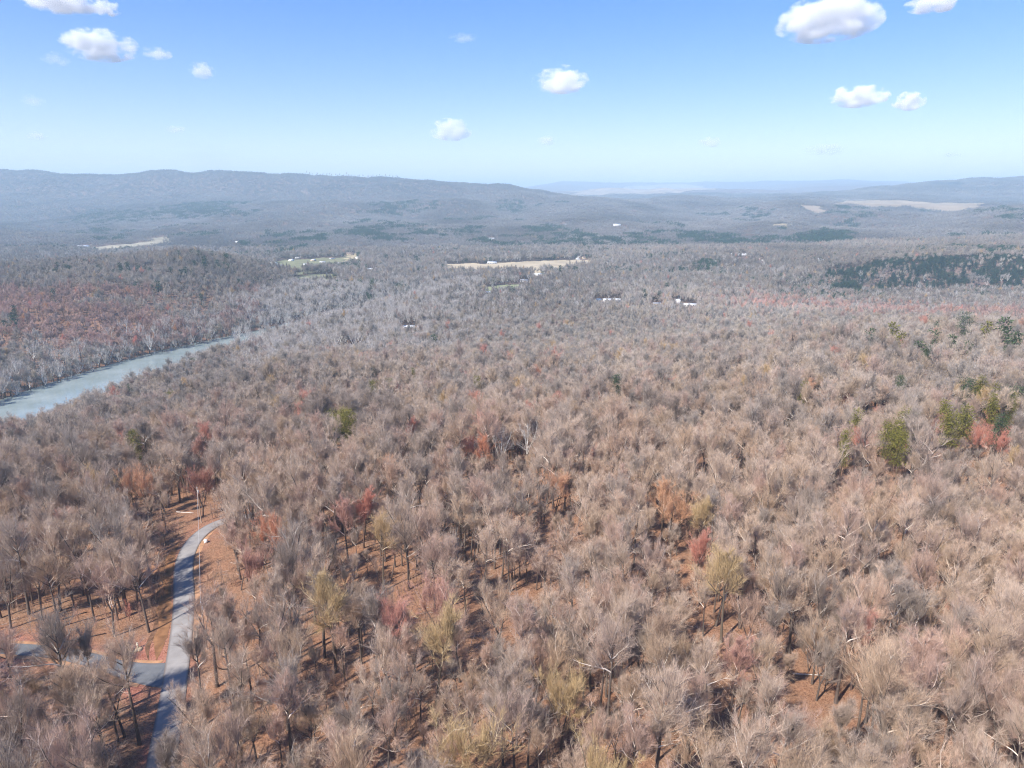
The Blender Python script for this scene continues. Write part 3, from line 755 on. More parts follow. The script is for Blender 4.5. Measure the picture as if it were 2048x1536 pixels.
# ------------------------------------------------------------------ pole, wire, box, post, stones, rocks
px_, py_, pz_ = place(403, 1046)
M_POLE = plain('weathered_pole', (0.42, 0.30, 0.22), 0.9, 0.2, 1.5)
e = bpy.data.objects.new('utility_pole', None); COL.objects.link(e); e.location = (px_, py_, pz_)
tag(e, 'brown wooden utility pole beside the road bend', 'utility pole')
g = Geo(); zz = np.linspace(-0.5, 11.6, 6); g.tube(np.stack([zz * 0.004, zz * 0, zz], 1), np.linspace(0.19, 0.125, 6), 10, 0, True)
link('pole', g.mesh('pole', [M_POLE]), e)
g = Geo(); g.tube(np.array([(0.04, 0, 11.6), (0.04, 0, 11.75), (0.04, 0, 11.95)]), [0.09, 0.11, 0.05], 8, 0, True)
link('insulator', g.mesh('insulator', [plain('porcelain', (0.7, 0.7, 0.72), 0.3, 0.05)]), e)
g = Geo(); g.tube(np.array([(0.28, -0.05, 9.9), (0.28, -0.05, 10.0), (0.28, -0.05, 10.8), (0.28, -0.05, 10.9)]), [0.1, 0.17, 0.17, 0.1], 10, 0, True)
link('transformer', g.mesh('transformer', [plain('grey_steel', (0.45, 0.46, 0.47), 0.5, 0.05)]), e)
# wire to the next pole, below the picture's edge behind the trees
wx0 = np.array((px_ + 0.04, py_, pz_ + 11.9)); tx, ty = place(414, 1300)[:2]; wx1 = np.array((tx, ty, gz(tx, ty) + 11.9))
s = np.linspace(0, 1, 22)[:, None]; wp = wx0 * (1 - s) + wx1 * s; wp[:, 2] -= (4 * 1.1 * s * (1 - s))[:, 0]
g = Geo(); g.tube(wp, np.full(22, 0.03), 4, 0)
tag(link('power_line', g.mesh('power_line', [plain('bare_wire', (0.62, 0.60, 0.57), 0.5, 0.05)])), 'pale power line running from the wooden pole towards the junction', 'wire')
e2 = bpy.data.objects.new('utility_pole', None); COL.objects.link(e2); e2.location = (tx, ty, gz(tx, ty))
tag(e2, 'second wooden utility pole among the trees right of the junction', 'utility pole')
for ch in list(e.children):
    c = ch.copy(); COL.objects.link(c); c.parent = e2
bx, by, bz = place(412, 1086)
e = bpy.data.objects.new('utility_box', None); COL.objects.link(e); e.location = (bx, by, bz); e.rotation_euler = (0, 0, R(8))
tag(e, 'small white utility box on the leaves inside the road bend', 'utility box')
M_WBOX = plain('white_box_paint', (0.82, 0.82, 0.80), 0.5, 0.03)
g = Geo(); g.box(-0.42, 0.42, -0.35, 0.35, -0.1, 0.85); link('body', g.mesh('body', [M_WBOX]), e)
g = Geo(); g.add([(-0.47, -0.4, 0.85), (0.47, -0.4, 0.85), (0.47, 0.4, 0.97), (-0.47, 0.4, 0.97), (-0.47, -0.4, 0.93), (0.47, -0.4, 0.93), (0.47, 0.4, 1.05), (-0.47, 0.4, 1.05)],
    [t for q in [(0, 1, 2, 3), (4, 5, 6, 7), (0, 1, 5, 4), (1, 2, 6, 5), (2, 3, 7, 6), (3, 0, 4, 7)] for t in ((q[0], q[1], q[2]), (q[0], q[2], q[3]))])
link('lid', g.mesh('lid', [M_WBOX]), e)
qx, qy, qz = place(276, 1296)
e = bpy.data.objects.new('marker_post', None); COL.objects.link(e); e.location = (qx, qy, qz)
tag(e, 'short cream marker post beside the stones at the driveway', 'post')
g = Geo(); g.box(-0.13, 0.13, -0.13, 0.13, -0.2, 1.25); link('post', g.mesh('post', [plain('cream_paint', (0.74, 0.68, 0.52), 0.7, 0.08)]), e)
g = Geo(); g.add([(-0.18, -0.18, 1.25), (0.18, -0.18, 1.25), (0.18, 0.18, 1.25), (-0.18, 0.18, 1.25), (0, 0, 1.45)], [(0, 1, 4), (1, 2, 4), (2, 3, 4), (3, 0, 4), (0, 2, 1), (0, 3, 2)])
link('cap', g.mesh('cap', [plain('cream_cap', (0.78, 0.72, 0.58), 0.7, 0.05)]), e)
def rock_mesh(seed, sx, sy, sz, mat):
    import bmesh
    bm = bmesh.new(); bmesh.ops.create_icosphere(bm, subdivisions=2, radius=1)
    rr = np.random.default_rng(seed)
    k = rr.normal(size=(5, 3))
    for v in bm.verts:
        p = np.array(v.co); s_ = 1 + 0.14 * sum(math.sin(2.2 * float(p @ a) + i) for i, a in enumerate(k)) / 1.6
        v.co = (p[0] * sx * s_, p[1] * sy * s_, max(-0.5, p[2] * s_) * sz)
    me = bpy.data.meshes.new('stone'); bm.to_mesh(me); bm.free(); me.materials.append(mat); return me
M_STONE = plain('tan_stone', (0.55, 0.42, 0.26), 0.95, 0.2, 1.0); M_ROCK = plain('grey_rock', (0.50, 0.46, 0.41), 0.95, 0.2, 0.8)
for k, (sx_, sy_) in enumerate([(256, 1310), (262, 1307), (269, 1304), (274, 1302), (280, 1299)]):
    x, y, z = place(sx_, sy_); o = link('stone', rock_mesh(k, 0.75, 0.5, 0.32, M_STONE), None, (x, y, z + 0.1))
    o.rotation_euler = (0, 0, 0.4 * k)
    tag(o, 'tan landscaping stone in the short row by the cream post', 'stone', 'row of stones at the driveway')
for k, (sx_, sy_, s_, lab) in enumerate([(2016, 1082, 0.9, 'pale rock left of the mossy patch'), (2033, 1076, 1.1, 'pale rock behind the mossy patch at the picture edge'), (2038, 1092, 1.3, 'pale flat rock below the mossy patch at the picture edge')]):
    x, y, z = place(sx_, sy_); o = link('rock', rock_mesh(40 + k, s_, s_ * 0.7, s_ * 0.5, M_ROCK), None, (x, y, z + 0.15)); tag(o, lab, 'rock')

# ------------------------------------------------------------------ tree prototypes
NEAR = []   # (trunk mesh, crown mesh)
specs = [dict(H=21, base=0.50, spread=0.25, limbs=11, pale=0.5), dict(H=19, base=0.40, spread=0.30, limbs=12, pale=0.25), dict(H=23, base=0.54, spread=0.21, limbs=10, pale=0.7),
         dict(H=18, base=0.42, spread=0.28, limbs=10, fork=3, pale=0.6), dict(H=22, base=0.50, spread=0.25, limbs=11, fork=2, pale=0.85), dict(H=15, base=0.35, spread=0.33, limbs=10, pale=0.15),
         dict(H=24, base=0.52, spread=0.23, limbs=12, pale=0.4), dict(H=20, base=0.40, spread=0.27, limbs=11, fork=2, pale=0.5),
         dict(H=13, base=0.45, spread=0.24, limbs=8, pale=0.3), dict(H=22, base=0.58, spread=0.20, limbs=9, pale=0.9, jag=0.05), dict(H=17, base=0.38, spread=0.34, limbs=13, pale=0.3), dict(H=25, base=0.56, spread=0.22, limbs=10, fork=2, pale=0.6)]
NS = len(specs)
NEARJ = []
for i, s_ in enumerate(specs):
    T, C = bare_tree(100 + i, l2=6, l3=4, twigs=9500, tw=0.0165, tl=1.3, **s_)
    NEAR.append((T.mesh('bare_tree_trunk', TM), C.mesh('bare_tree_crown', TM), s_['H']))
    NEARJ.append(joined('bare_tree', T, C, TM))
MIDJ, FARJ = [], []
for i, s_ in enumerate(specs):
    T, C = bare_tree(200 + i, l2=5, l3=3, twigs=3200, tw=0.047, tl=1.5, lod=1, **s_); MIDJ.append(joined('bare_tree_mid', T, C, TM))
for i, s_ in enumerate(specs[:8]):
    s2 = dict(s_); s2['limbs'] = 6
    T, C = bare_tree(300 + i, l2=4, l3=2, twigs=1000, tw=0.115, tl=1.9, lod=2, **s2); FARJ.append(joined('bare_tree_far', T, C, TM))
BUD = []
for i, s_ in enumerate([dict(H=19, base=0.36, spread=0.28, limbs=11, pale=0.3), dict(H=17, base=0.36, spread=0.32, limbs=11, fork=2, pale=0.5), dict(H=20, base=0.40, spread=0.25, limbs=10, pale=0.3), dict(H=16, base=0.32, spread=0.33, limbs=11, fork=3, pale=0.6)]):
    T, C = bare_tree(150 + i, l2=6, l3=4, twigs=9500, tw=0.025, tl=1.1, **s_)
    BUD.append((T.mesh('budding_trunk', TM), C.mesh('budding_crown', TM), s_['H']))
SYC_N = [bare_tree(400 + i, H=22, base=0.4, spread=0.30, limbs=9, l2=4, l3=3, twigs=700, tw=0.05, tl=0.9, lod=1, fork=3 if i < 2 else 2, white=True, r0=0.36, jag=0.05) for i in range(3)]
SYC = [(T.mesh('sycamore_trunk', SM), C.mesh('sycamore_crown', SM)) for T, C in SYC_N]
SYC_F = [bare_tree(420 + i, H=22, base=0.4, spread=0.34, limbs=9, l2=3, l3=2, twigs=300, tw=0.16, tl=1.3, lod=1, fork=3 if i < 2 else 2, white=True, r0=0.55, jag=0.03) for i in range(3)]
SYCF = [(T.mesh('sycamore_trunk', SM), C.mesh('sycamore_crown', SM)) for T, C in SYC_F]
SYCJ = [joined('pale_tree_far', T, C, SM) for T, C in SYC_F]
PINE_N = [pine(500, 18, 0.35, 0.15, 8, 17, 0, 'flat'), pine(501, 17, 0.3, 0.18, 7, 17, 0, 'flat'), pine(502, 19, 0.4, 0.14, 8, 17, 0, 'column')]
PINES = [(T.mesh('pine_trunk', PM), C.mesh('pine_crown', PM)) for T, C in PINE_N]
PINE_F = [pine(510, 18, 0.3, 0.18, 8, 7, 1, 'flat'), pine(511, 17, 0.25, 0.2, 7, 7, 1, 'flat'), pine(512, 20, 0.15, 0.2, 9, 6, 1, 'cone'), pine(513, 16, 0.12, 0.18, 8, 6, 1, 'column')]
PINEF = [(T.mesh('pine_trunk', PM), C.mesh('pine_crown', PM)) for T, C in PINE_F]
PINEJ = [joined('pine_far', T, C, PM) for T, C in PINE_F]
def clump(seed, n, size, kind):
    rng = np.random.default_rng(seed); g = Geo()
    for k in range(n):
        x, y = rng.uniform(-size / 2, size / 2, 2); h = rng.uniform(12, 20); r = rng.uniform(3.2, 5.5)
        if kind == 'bare':
            m = 34
            u = rng.normal(size=(m, 3)); u /= np.linalg.norm(u, axis=1)[:, None]; u[:, 2] = np.abs(u[:, 2])
            p = np.array((x, y, h * 0.45)) + u * np.array((r, r, h * 0.5)) * rng.uniform(0.35, 1, (m, 1))
            g.slivers(p, u + np.array((0, 0, 0.5)) + rng.normal(size=(m, 3)) * 0.4, rng.uniform(1.6, 3.6, m), rng.uniform(0.5, 1.1, m), rng, 2)
            g.tube(np.array([(x, y, -3), (x, y, h * 0.7)]), [0.3, 0.12], 3, 0)
        else:
            m = 40; q = rng.uniform(0, 1, m); rr = r * 0.85 * (1 - 0.75 * q) * np.sqrt(rng.uniform(0.2, 1, m)); a = rng.uniform(0, 6.28, m)
            p = np.stack([x + rr * np.cos(a), y + rr * np.sin(a), h * (0.15 + 0.85 * q)], 1)
            g.slivers(p, np.stack([np.cos(a), np.sin(a), np.full(m, 0.4)], 1) + rng.normal(size=(m, 3)) * 0.3, rng.uniform(1.5, 3.0, m), rng.uniform(1.0, 2.0, m), rng, 1)
            g.tube(np.array([(x, y, -3), (x, y, h * 0.9)]), [0.3, 0.1], 3, 0)
    return g.mesh('woods_clump', TM if kind == 'bare' else PM)
CL_B = [clump(600 + i, 20, 40, 'bare') for i in range(4)]
CL_P = [clump(620 + i, 24, 40, 'pine') for i in range(3)]
def shrub(seed):
    rng = np.random.default_rng(seed); g = Geo()
    n = 5
    for k in range(n):
        a = rng.uniform(0, 6.28); t = rng.uniform(0.05, 0.35); L = rng.uniform(2.5, 6)
        d = np.array((math.cos(a) * t, math.sin(a) * t, 1)); p0 = np.array((rng.normal() * 0.5, rng.normal() * 0.5, -0.1)); p1 = p0 + d * L
        g.tube(np.array([p0, p1]), [0.035, 0.012], 3, 0)
        m = 90; w = rng.uniform(0.35, 1.05, m)[:, None]
        g.slivers(p0 * (1 - w) + p1 * w, d + rng.normal(size=(m, 3)) * 0.6, rng.uniform(0.4, 1.2, m), rng.uniform(0.015, 0.035, m), rng, 2)
    return g.mesh('undergrowth_shrub', TM)
SHR = [shrub(700 + i) for i in range(4)]
def litter_sticks(seed):
    rng = np.random.default_rng(seed); g = Geo()
    for k in range(7):
        a = rng.uniform(0, 6.28); L = rng.uniform(0.8, 3.2); c = rng.normal(size=2) * 2
        d = np.array((math.cos(a), math.sin(a), 0)) * L / 2; p = np.array((c[0], c[1], 0.09))
        g.tube(np.array([p - d, p + d]), [0.05, 0.02], 3, int(rng.integers(0, 2)))
    return g.mesh('fallen_sticks', TM)
STK = [litter_sticks(720 + i) for i in range(3)]

# ------------------------------------------------------------------ where each tree of mark stands (found from the photograph, placed on the land)
TAKEN = []                                          # (x, y, r): ordinary trees keep off
def prop_tint(o, t): o['tint'] = [float(c) for c in t]
def tree_obj(name, label, cat, pair, x, y, scale, rot, tint, group=None, lean=0.0, zs=1.0, keep=3.5, parts=True):
    z = gz(x, y) - 0.15
    e = bpy.data.objects.new(name, None); COL.objects.link(e)
    e.location = (x, y, z); e.rotation_euler = (lean * math.cos(rot * 3), lean * math.sin(rot * 3), rot); e.scale = (scale, scale, scale * zs)
    tag(e, label, cat, group)
    for nm, me in (('trunk', pair[0]), ('crown', pair[1])):
        o = bpy.data.objects.new(nm, me); COL.objects.link(o); o.parent = e; prop_tint(o, tint)
    if keep: TAKEN.append((x, y, keep))
    return e
def at_crown(px, py, h, lo=70): return place(px, py, h, lo)

# yellow-green and dark pines, one by one
PN = [
 (668, 836, 1.0, 'y', 'yellow-green pine, left of the bright trio left of the picture middle'), (684, 832, 1.05, 'y', 'yellow-green pine, middle of the bright trio left of the picture middle'), (697, 838, 0.95, 'y', 'yellow-green pine, right of the bright trio left of the picture middle'),
 (340, 795, 0.85, 'y', 'round olive pine beside a red-budded tree above the left woods'), (153, 846, 0.6, 'y', 'small olive pine alone on the far left above the woods'), (268, 880, 0.7, 'y', 'small dark olive pine above the orange-budded trees'),
 (740, 745, 0.8, 'd', 'dark narrow pine at the top of the olive pine string'), (745, 775, 0.75, 'y', 'olive pine under the dark narrow pine'), (781, 768, 0.7, 'y', 'olive pine right of the dark narrow pine'), (826, 754, 0.6, 'y', 'tiny olive pine left of the flat-topped pine'),
 (955, 766, 0.85, 'y', 'flat-topped olive pine above the red-budded tree'), (1232, 772, 0.95, 'd', 'lone bright green pine right of the picture middle'), (868, 686, 0.9, 'd', 'small round pine on the slope below the sycamore flats'),
 (1775, 868, 0.85, 'y', 'tall yellow-green pine, leftmost of the big right-hand grove'), (1795, 862, 0.85, 'y', 'tall yellow-green pine in the middle of the big right-hand grove'), (1812, 842, 0.95, 'y', 'tallest yellow-green pine of the big right-hand grove'), (1803, 885, 0.8, 'y', 'low yellow-green pine at the foot of the right-hand grove'),
 (1714, 850, 0.85, 'y', 'thin yellow-green pine left of the big right-hand grove'), (1688, 893, 0.6, 'y', 'faint low olive pine left of the red-budded tree'),
 (1888, 828, 1.0, 'y', 'yellow-green pine with a dark top in the right-hand pair of groves'), (1905, 848, 1.05, 'y', 'broad yellow-green pine in the second right-hand grove'), (1930, 842, 1.05, 'y', 'right broad yellow-green pine of the second right-hand grove'), (2002, 858, 1.0, 'd', 'dark green pine near the right edge'),
 (1940, 775, 1.0, 'd', 'left pine of the flat green row on the right'), (1962, 778, 1.0, 'y', 'middle pine of the flat green row on the right'), (1987, 780, 1.0, 'y', 'right pine of the flat green row on the right'), (1606, 774, 0.6, 'y', 'small olive pine beside a tan tree in the middle of the right half'),
 (1800, 768, 0.6, 'd', 'tiny dark pine behind the dark round-crowned tree'), (2022, 812, 0.8, 'y', 'olive pine by the right edge above the groves'), (2040, 792, 1.0, 'd', 'dark pine cut by the right edge'), (1985, 815, 0.8, 'y', 'olive pine left of the right-edge pines'),
 (1930, 652, 1.25, 'd', 'tall layered dark pine standing above the right-hand woods'), (1857, 645, 0.9, 'd', 'dark pine up-left of the tall layered pine'), (1866, 657, 0.8, 'd', 'left of two touching pines below the red band'), (1874, 659, 0.7, 'd', 'right of two touching pines below the red band'),
 (1666, 637, 0.7, 'd', 'small dark pine under the red band on its left'), (1707, 642, 0.85, 'd', 'grey-green pine under the middle of the red band'), (1740, 676, 0.8, 'd', 'dark green pine left of the olive pair'), (1784, 672, 0.9, 'y', 'olive pine, left one of the olive pair'), (1800, 678, 0.85, 'y', 'duller right pine of the olive pair'),
 (1866, 680, 0.95, 'd', 'bushy mid-green pine below the two touching pines'), (1904, 685, 0.75, 'd', 'left pine of the three low pines'), (1922, 689, 0.7, 'd', 'middle pine of the three low pines'), (1938, 687, 0.7, 'd', 'right pine of the three low pines'), (1972, 670, 0.9, 'y', 'thin yellow-green pine right of the tall layered pine'),
 (2008, 676, 1.1, 'd', 'large pine with a lit top near the right edge'), (2016, 692, 0.7, 'd', 'small pine under the lit-topped pine'), (2033, 683, 0.8, 'd', 'dark pine at the right edge beside the lit-topped pine'), (1841, 692, 0.8, 'd', 'small flat pine below the olive pair'), (1857, 710, 1.0, 'd', 'layered pine lowest among the scattered right-hand pines'), (1551, 683, 0.8, 'd', 'grey-green thin pine in the middle of the grey woods'),
 (258, 781, 0.7, 'd', 'thin dark pine on the river-side slope'), (384, 724, 0.8, 'd', 'dark pine at the near river bank'),
 (720, 566, 1.0, 'd', 'dark pine, left of the two below the curved white shed'), (744, 568, 1.0, 'd', 'dark pine, right of the two below the curved white shed'),
 (1394, 599, 0.01, 'd', ''),
]
for px, py, s_, k, lab in PN:
    if not lab: continue
    far = py < 700
    ph = max(20.5, 18 * s_ * 1.12); x, y, z = at_crown(px, py, ph * 0.78, 200 if py > 600 else 1200)
    t = (2.1, 1.75, 1.0) if k == 'y' else (0.85, 1.1, 1.4)
    i = rnd.randrange(3)
    tree_obj('pine_tree', lab, 'pine tree', PINES[i] if not far or s_ > 1.1 else PINEF[i], x, y, s_ * (1.08 if not far else 1.35), rnd.uniform(0, 6.28), t, 'evergreens scattered through the bare woods', keep=5.0 * s_, zs=ph / (18 * s_ * (1.08 if not far else 1.35)) if not far else 1.05)
# pines across the river
LH = [(29, 622), (26, 643), (33, 652), (10, 655), (108, 590), (152, 670), (273, 578), (304, 580), (318, 581), (403, 599), (408, 559), (478, 566)]
for px, py in LH:
    x, y, z = at_crown(px, py, 11, 690)
    tree_obj('spruce_tree', 'dark conifer standing alone on the reddish slope across the river', 'conifer', PINEF[2 if rnd.random() < 0.5 else 3], x, y, rnd.uniform(1.0, 1.35), rnd.uniform(0, 6), (0.55, 0.85, 1.5), 'lone conifers across the river', keep=5)
for px, py in [(357, 516), (386, 512), (407, 511), (410, 533), (434, 533), (453, 523), (398, 513)]:
    x, y, z = at_crown(px, py, 12, 900)
    tree_obj('spruce_tree', 'tall dark conifer around the white house on the crest across the river', 'conifer', PINEF[2 if rnd.random() < 0.6 else 0], x, y, rnd.uniform(1.1, 1.5), rnd.uniform(0, 6), (0.55, 0.85, 1.4), 'conifers round the crest house', keep=5)
row = [(24 + rnd.uniform(0, 120), 540 + rnd.uniform(-4, 6)) for _ in range(16)] + [(188 + rnd.uniform(0, 112), 538 + rnd.uniform(-3, 8)) for _ in range(16)] + [(338 + rnd.uniform(0, 50), 547 + rnd.uniform(-3, 5)) for _ in range(8)]
for px, py in row:
    x, y, z = at_crown(px, py, 13, 800)
    tree_obj('pine_tree', 'dark pine in the broken band of pines across the river', 'pine tree', PINEF[rnd.randrange(4)], x, y, rnd.uniform(0.9, 1.25), rnd.uniform(0, 6), (0.5, 0.75, 1.3), 'band of pines across the river', keep=3)
# the dark bluff on the right
for k in range(230):
    px = 1640 + 430 * rnd.random() ** 0.8; lo_, hi_ = 520, 578
    py = rnd.uniform(524 + max(0, (1760 - px) * 0.05), 560 + 22 * (px - 1640) / 400)
    if fbm(np.array([px / 38.0]), np.array([py / 22.0]), 77, 2)[0] < 0.36: continue
    x, y, z = at_crown(px, py, 8, 1150)
    tree_obj('cedar_tree', 'dark blue-green cedar on the steep bluff above the valley', 'cedar', PINEF[rnd.randrange(4)], x, y, rnd.uniform(0.6, 1.05), rnd.uniform(0, 6), (0.32, 0.60, 1.35), 'cedars on the dark bluff', keep=2.5)
for px, py in [(1418 + rnd.uniform(-6, 6) if 0 else 1260 - 40 + k * 14, 540 + rnd.uniform(-5, 5)) for k in range(14)] + [(1085 + k * 9, 545 + rnd.uniform(-5, 5)) for k in range(8)]:
    x, y, z = at_crown(px, py, 12, 1300)
    tree_obj('pine_tree', 'dark evergreen in the ragged row between the tan field and the valley houses', 'pine tree', PINEF[rnd.randrange(4)], x, y, rnd.uniform(1.0, 1.5), rnd.uniform(0, 6), (0.4, 0.7, 1.3), 'evergreens below the tan field', keep=3)
for px, py, lab in [(772, 521, 'large dark round evergreen, left of the two right of the big tan house'), (832, 524, 'large dark round evergreen, right of the two left of the tan field'), (1318, 588, 'round dark pine above the low tan cottage'), (1290, 586, 'narrow dark pine left of the round dark pine'), (1178, 500, 'dark evergreen behind the tan farmhouse')]:
    x, y, z = at_crown(px, py, 14, 1000)
    tree_obj('pine_tree', lab, 'pine tree', PINEF[1], x, y, 1.8 if px < 900 else 1.1, rnd.uniform(0, 6), (0.38, 0.75, 1.2), keep=8)

# red-, orange- and ochre-budded trees
RD = [
 (1078, 742, 0.75, 'o', 'orange-red budded tree, left of the vivid pair above the middle'), (1096, 731, 0.6, 'r', 'vivid red budded tree, right of the pair above the middle'), (950, 797, 0.7, 'r', 'red budded tree under the flat-topped pine'), (1197, 802, 0.55, 'r', 'small red budded tree below the lone green pine'),
 (816, 858, 0.6, 'r', 'small red budded tree above the white forked tree, on its left'), (935, 886, 0.75, 'r', 'bright red budded tree left of the white forked tree'), (966, 890, 0.6, 'o', 'orange-red budded tree touching the white forked tree'), (394, 892, 0.7, 's', 'dusky red budded tree behind the utility pole'),
 (263, 953, 0.62, 'p', 'peach-orange tree, left of the pair in the left woods'), (292, 958, 0.6, 'p', 'peach-orange tree, right of the pair in the left woods'), (774, 932, 0.5, 'p', 'small peach tree in the middle grey woods'), (1112, 960, 0.85, 'p', 'wide peach-tan domed tree near the picture middle'), (1350, 1010, 0.8, 't', 'tan-orange domed tree right of the middle'),
 (722, 1010, 0.75, 'r', 'salmon-red domed tree right of the road bend'), (690, 1024, 0.8, 's', 'pinkish tree beside the salmon-red dome'), (537, 1056, 0.6, 'o', 'small orange-red tree just right of the road bend'), (500, 1116, 0.6, 's', 'dull red tree on the right edge of the bend clearing'), (1393, 1092, 0.6, 'r', 'thin bright red tree right of the middle'),
 (1470, 1312, 0.7, 's', 'salmon-pink dome low in the right-hand woods'), (868, 1190, 0.8, 's', 'salmon tinted tree in the middle foreground'), (1692, 788, 0.6, 's', 'small pink-red tree beside the dark round-crowned tree'), (1873, 848, 0.7, 's', 'pink-topped tree between the two right-hand pine groves'), (1968, 868, 0.75, 'r', 'red-crowned tree with pale forks below the second pine grove'), (1728, 876, 0.7, 'r', 'bright red tree at the left foot of the big pine grove'), (2003, 884, 0.55, 'r', 'small red tree under the dark pine by the right edge'), (1940, 762, 0.5, 'p', 'tiny peach tree above the flat pine row'),
 (326, 808, 0.5, 'r', 'small red tree touching the round olive pine'), (396, 955, 0.9, 'd', 'dark maroon tree behind the utility pole clearing'), (800, 778, 0.6, 's', 'dull red tree among the olive pines'), (1620, 775, 0.6, 'p', 'tan-orange tree beside the small olive pine'),
 (660, 1205, 0.95, 'y', 'ochre tree left of the picture middle in the foreground'), (868, 1262, 0.95, 'y', 'ochre tree in the middle foreground'), (1455, 1145, 0.95, 'y', 'pale ochre round tree right of the middle'), (1400, 1020, 0.8, 'y', 'dull ochre tree above the pale ochre one'), (1125, 1372, 0.8, 'y', 'ochre brushy tree low in the middle foreground'), (940, 1478, 0.9, 'y', 'ochre tree at the bottom edge left of the middle'), (1200, 1530, 0.8, 'y', 'ochre tree at the bottom edge near the middle'), (1330, 985, 0.8, 't', 'brown-orange dome on the right of the middle woods'),
]
TC = {'r': (1.42, 0.76, 0.66), 'o': (1.5, 0.86, 0.62), 's': (1.25, 0.88, 0.83), 'p': (1.5, 1.06, 0.8), 't': (1.45, 1.02, 0.72), 'y': (1.28, 1.12, 0.72), 'd': (0.85, 0.5, 0.45)}
for px, py, s_, k, lab in RD:
    i = rnd.randrange(4); h = BUD[i][2]
    bh = max(17.5, h * s_ * 1.2); x, y, z = at_crown(px, py, bh * 0.76)
    tree_obj('budding_tree', lab, 'tree', BUD[i], x, y, s_ * 1.3, rnd.uniform(0, 6), TC[k], 'trees with coloured spring buds', keep=6.2 * s_, zs=bh / (h * s_ * 1.3))
# white-limbed sycamores
SY = [(1002, 890, 0.85, 'pale-limbed tree, left one of the white forked pair in the middle'), (1048, 886, 0.95, 'white forked tree with wide bare limbs in the picture middle'), (1015, 795, 0.6, 'small white tree right of the red budded tree under the pine')]
for px, py, s_, lab in SY:
    x, y, z = at_crown(px, py, 12 * s_); tree_obj('sycamore_tree', lab, 'sycamore', SYC[rnd.randrange(2)], x, y, s_, rnd.uniform(0, 6), (1, 1, 1), 'white-limbed trees', keep=6)
FB = [(111, 690), (160, 700), (220, 676), (251, 662), (309, 666), (372, 648), (392, 636), (430, 632), (463, 630), (502, 622), (560, 606), (598, 588), (625, 598), (653, 592), (699, 588), (722, 589), (65, 712), (34, 745), (6, 772), (85, 698), (113, 740), (530, 615), (580, 602), (675, 588), (340, 655), (280, 668), (140, 725)]
for px, py in FB:
    x, y, z = at_crown(px, py, 13, 560)
    tree_obj('sycamore_tree', 'bare white sycamore along the far bank of the river', 'sycamore', SYCF[rnd.randrange(3)], x, y, rnd.uniform(1.05, 1.35), rnd.uniform(0, 6), (1, 1, 1), 'white sycamores on the far bank', keep=4)
NB = [(800, 634), (851, 600), (658, 640), (710, 683), (750, 681), (667, 683), (580, 673), (621, 688), (734, 647), (937, 644), (677, 634), (748, 628)] + [(rnd.uniform(470, 900), 0) for _ in range(46)]
for px, py in NB:
    if py == 0:
        py = np.interp(px, [470, 560, 700, 900], [672, 660, 632, 598]) + rnd.uniform(-12, 22)
    x, y, z = at_crown(px, py, 13, 560)
    tree_obj('sycamore_tree', 'bare pale sycamore on the river flats before the river', 'sycamore', SYCF[rnd.randrange(3)], x, y, rnd.uniform(0.95, 1.25), rnd.uniform(0, 6), (1, 1, 1), 'pale sycamores on the near river flats', keep=3.5)
VS = [(1837, 576), (1858, 578), (2023, 592), (1913, 577), (1668, 558), (1205, 533), (1230, 548), (1170, 560), (1070, 575), (1130, 556), (1290, 553), (1340, 556)] + [(rnd.uniform(880, 2040), rnd.uniform(552, 588)) for _ in range(34)]
for px, py in VS:
    x, y, z = at_crown(px, py, 13, 900)
    tree_obj('sycamore_tree', 'small white sycamore in the valley beyond the near woods', 'sycamore', SYCF[rnd.randrange(3)], x, y, rnd.uniform(0.8, 1.1), rnd.uniform(0, 6), (1, 1, 1), 'white sycamores in the valley', keep=4)
# a dark round crown with grey limbs, and trees on the ridge line
x, y, z = at_crown(1765, 795, 12)
tree_obj('round_crowned_tree', 'wide dark grey round-crowned tree right of the middle', 'tree', NEAR[1], x, y, 1.15, 0.5, (0.8, 0.82, 0.9), keep=7, zs=0.85)
for k in range(34):
    px = 612 + 188 * (k + rnd.uniform(0, 0.8)) / 34
    d = ray(px, 352); 
    Ys = np.linspace(5600, 7200, 200); zs_ = ground_z(Ys * d[0] / d[1], Ys); j = int(np.argmax((zs_ - CAMZ) / Ys)); Yk = float(Ys[j])
    x = Yk * d[0] / d[1]
    e = tree_obj('ridge_tree', 'tiny bare tree in the thin row along the far mountain crest', 'tree', (FARJ[k % 6], None), x, Yk, rnd.uniform(1.1, 1.7), rnd.uniform(0, 6), (0.8, 0.8, 0.8), 'thin row of trees on the crest', keep=0) if False else None
    o = bpy.data.objects.new('ridge_tree', FARJ[k % 6]); COL.objects.link(o); o.location = (x, Yk, float(zs_[j]) - 1); s_ = rnd.uniform(1.2, 1.8); o.scale = (s_, s_, s_ * 1.15); o.rotation_euler = (0, 0, rnd.uniform(0, 6)); prop_tint(o, (0.8, 0.8, 0.8))
    tag(o, 'tiny bare tree in the thin row along the far mountain crest', 'tree', 'thin row of trees on the crest')

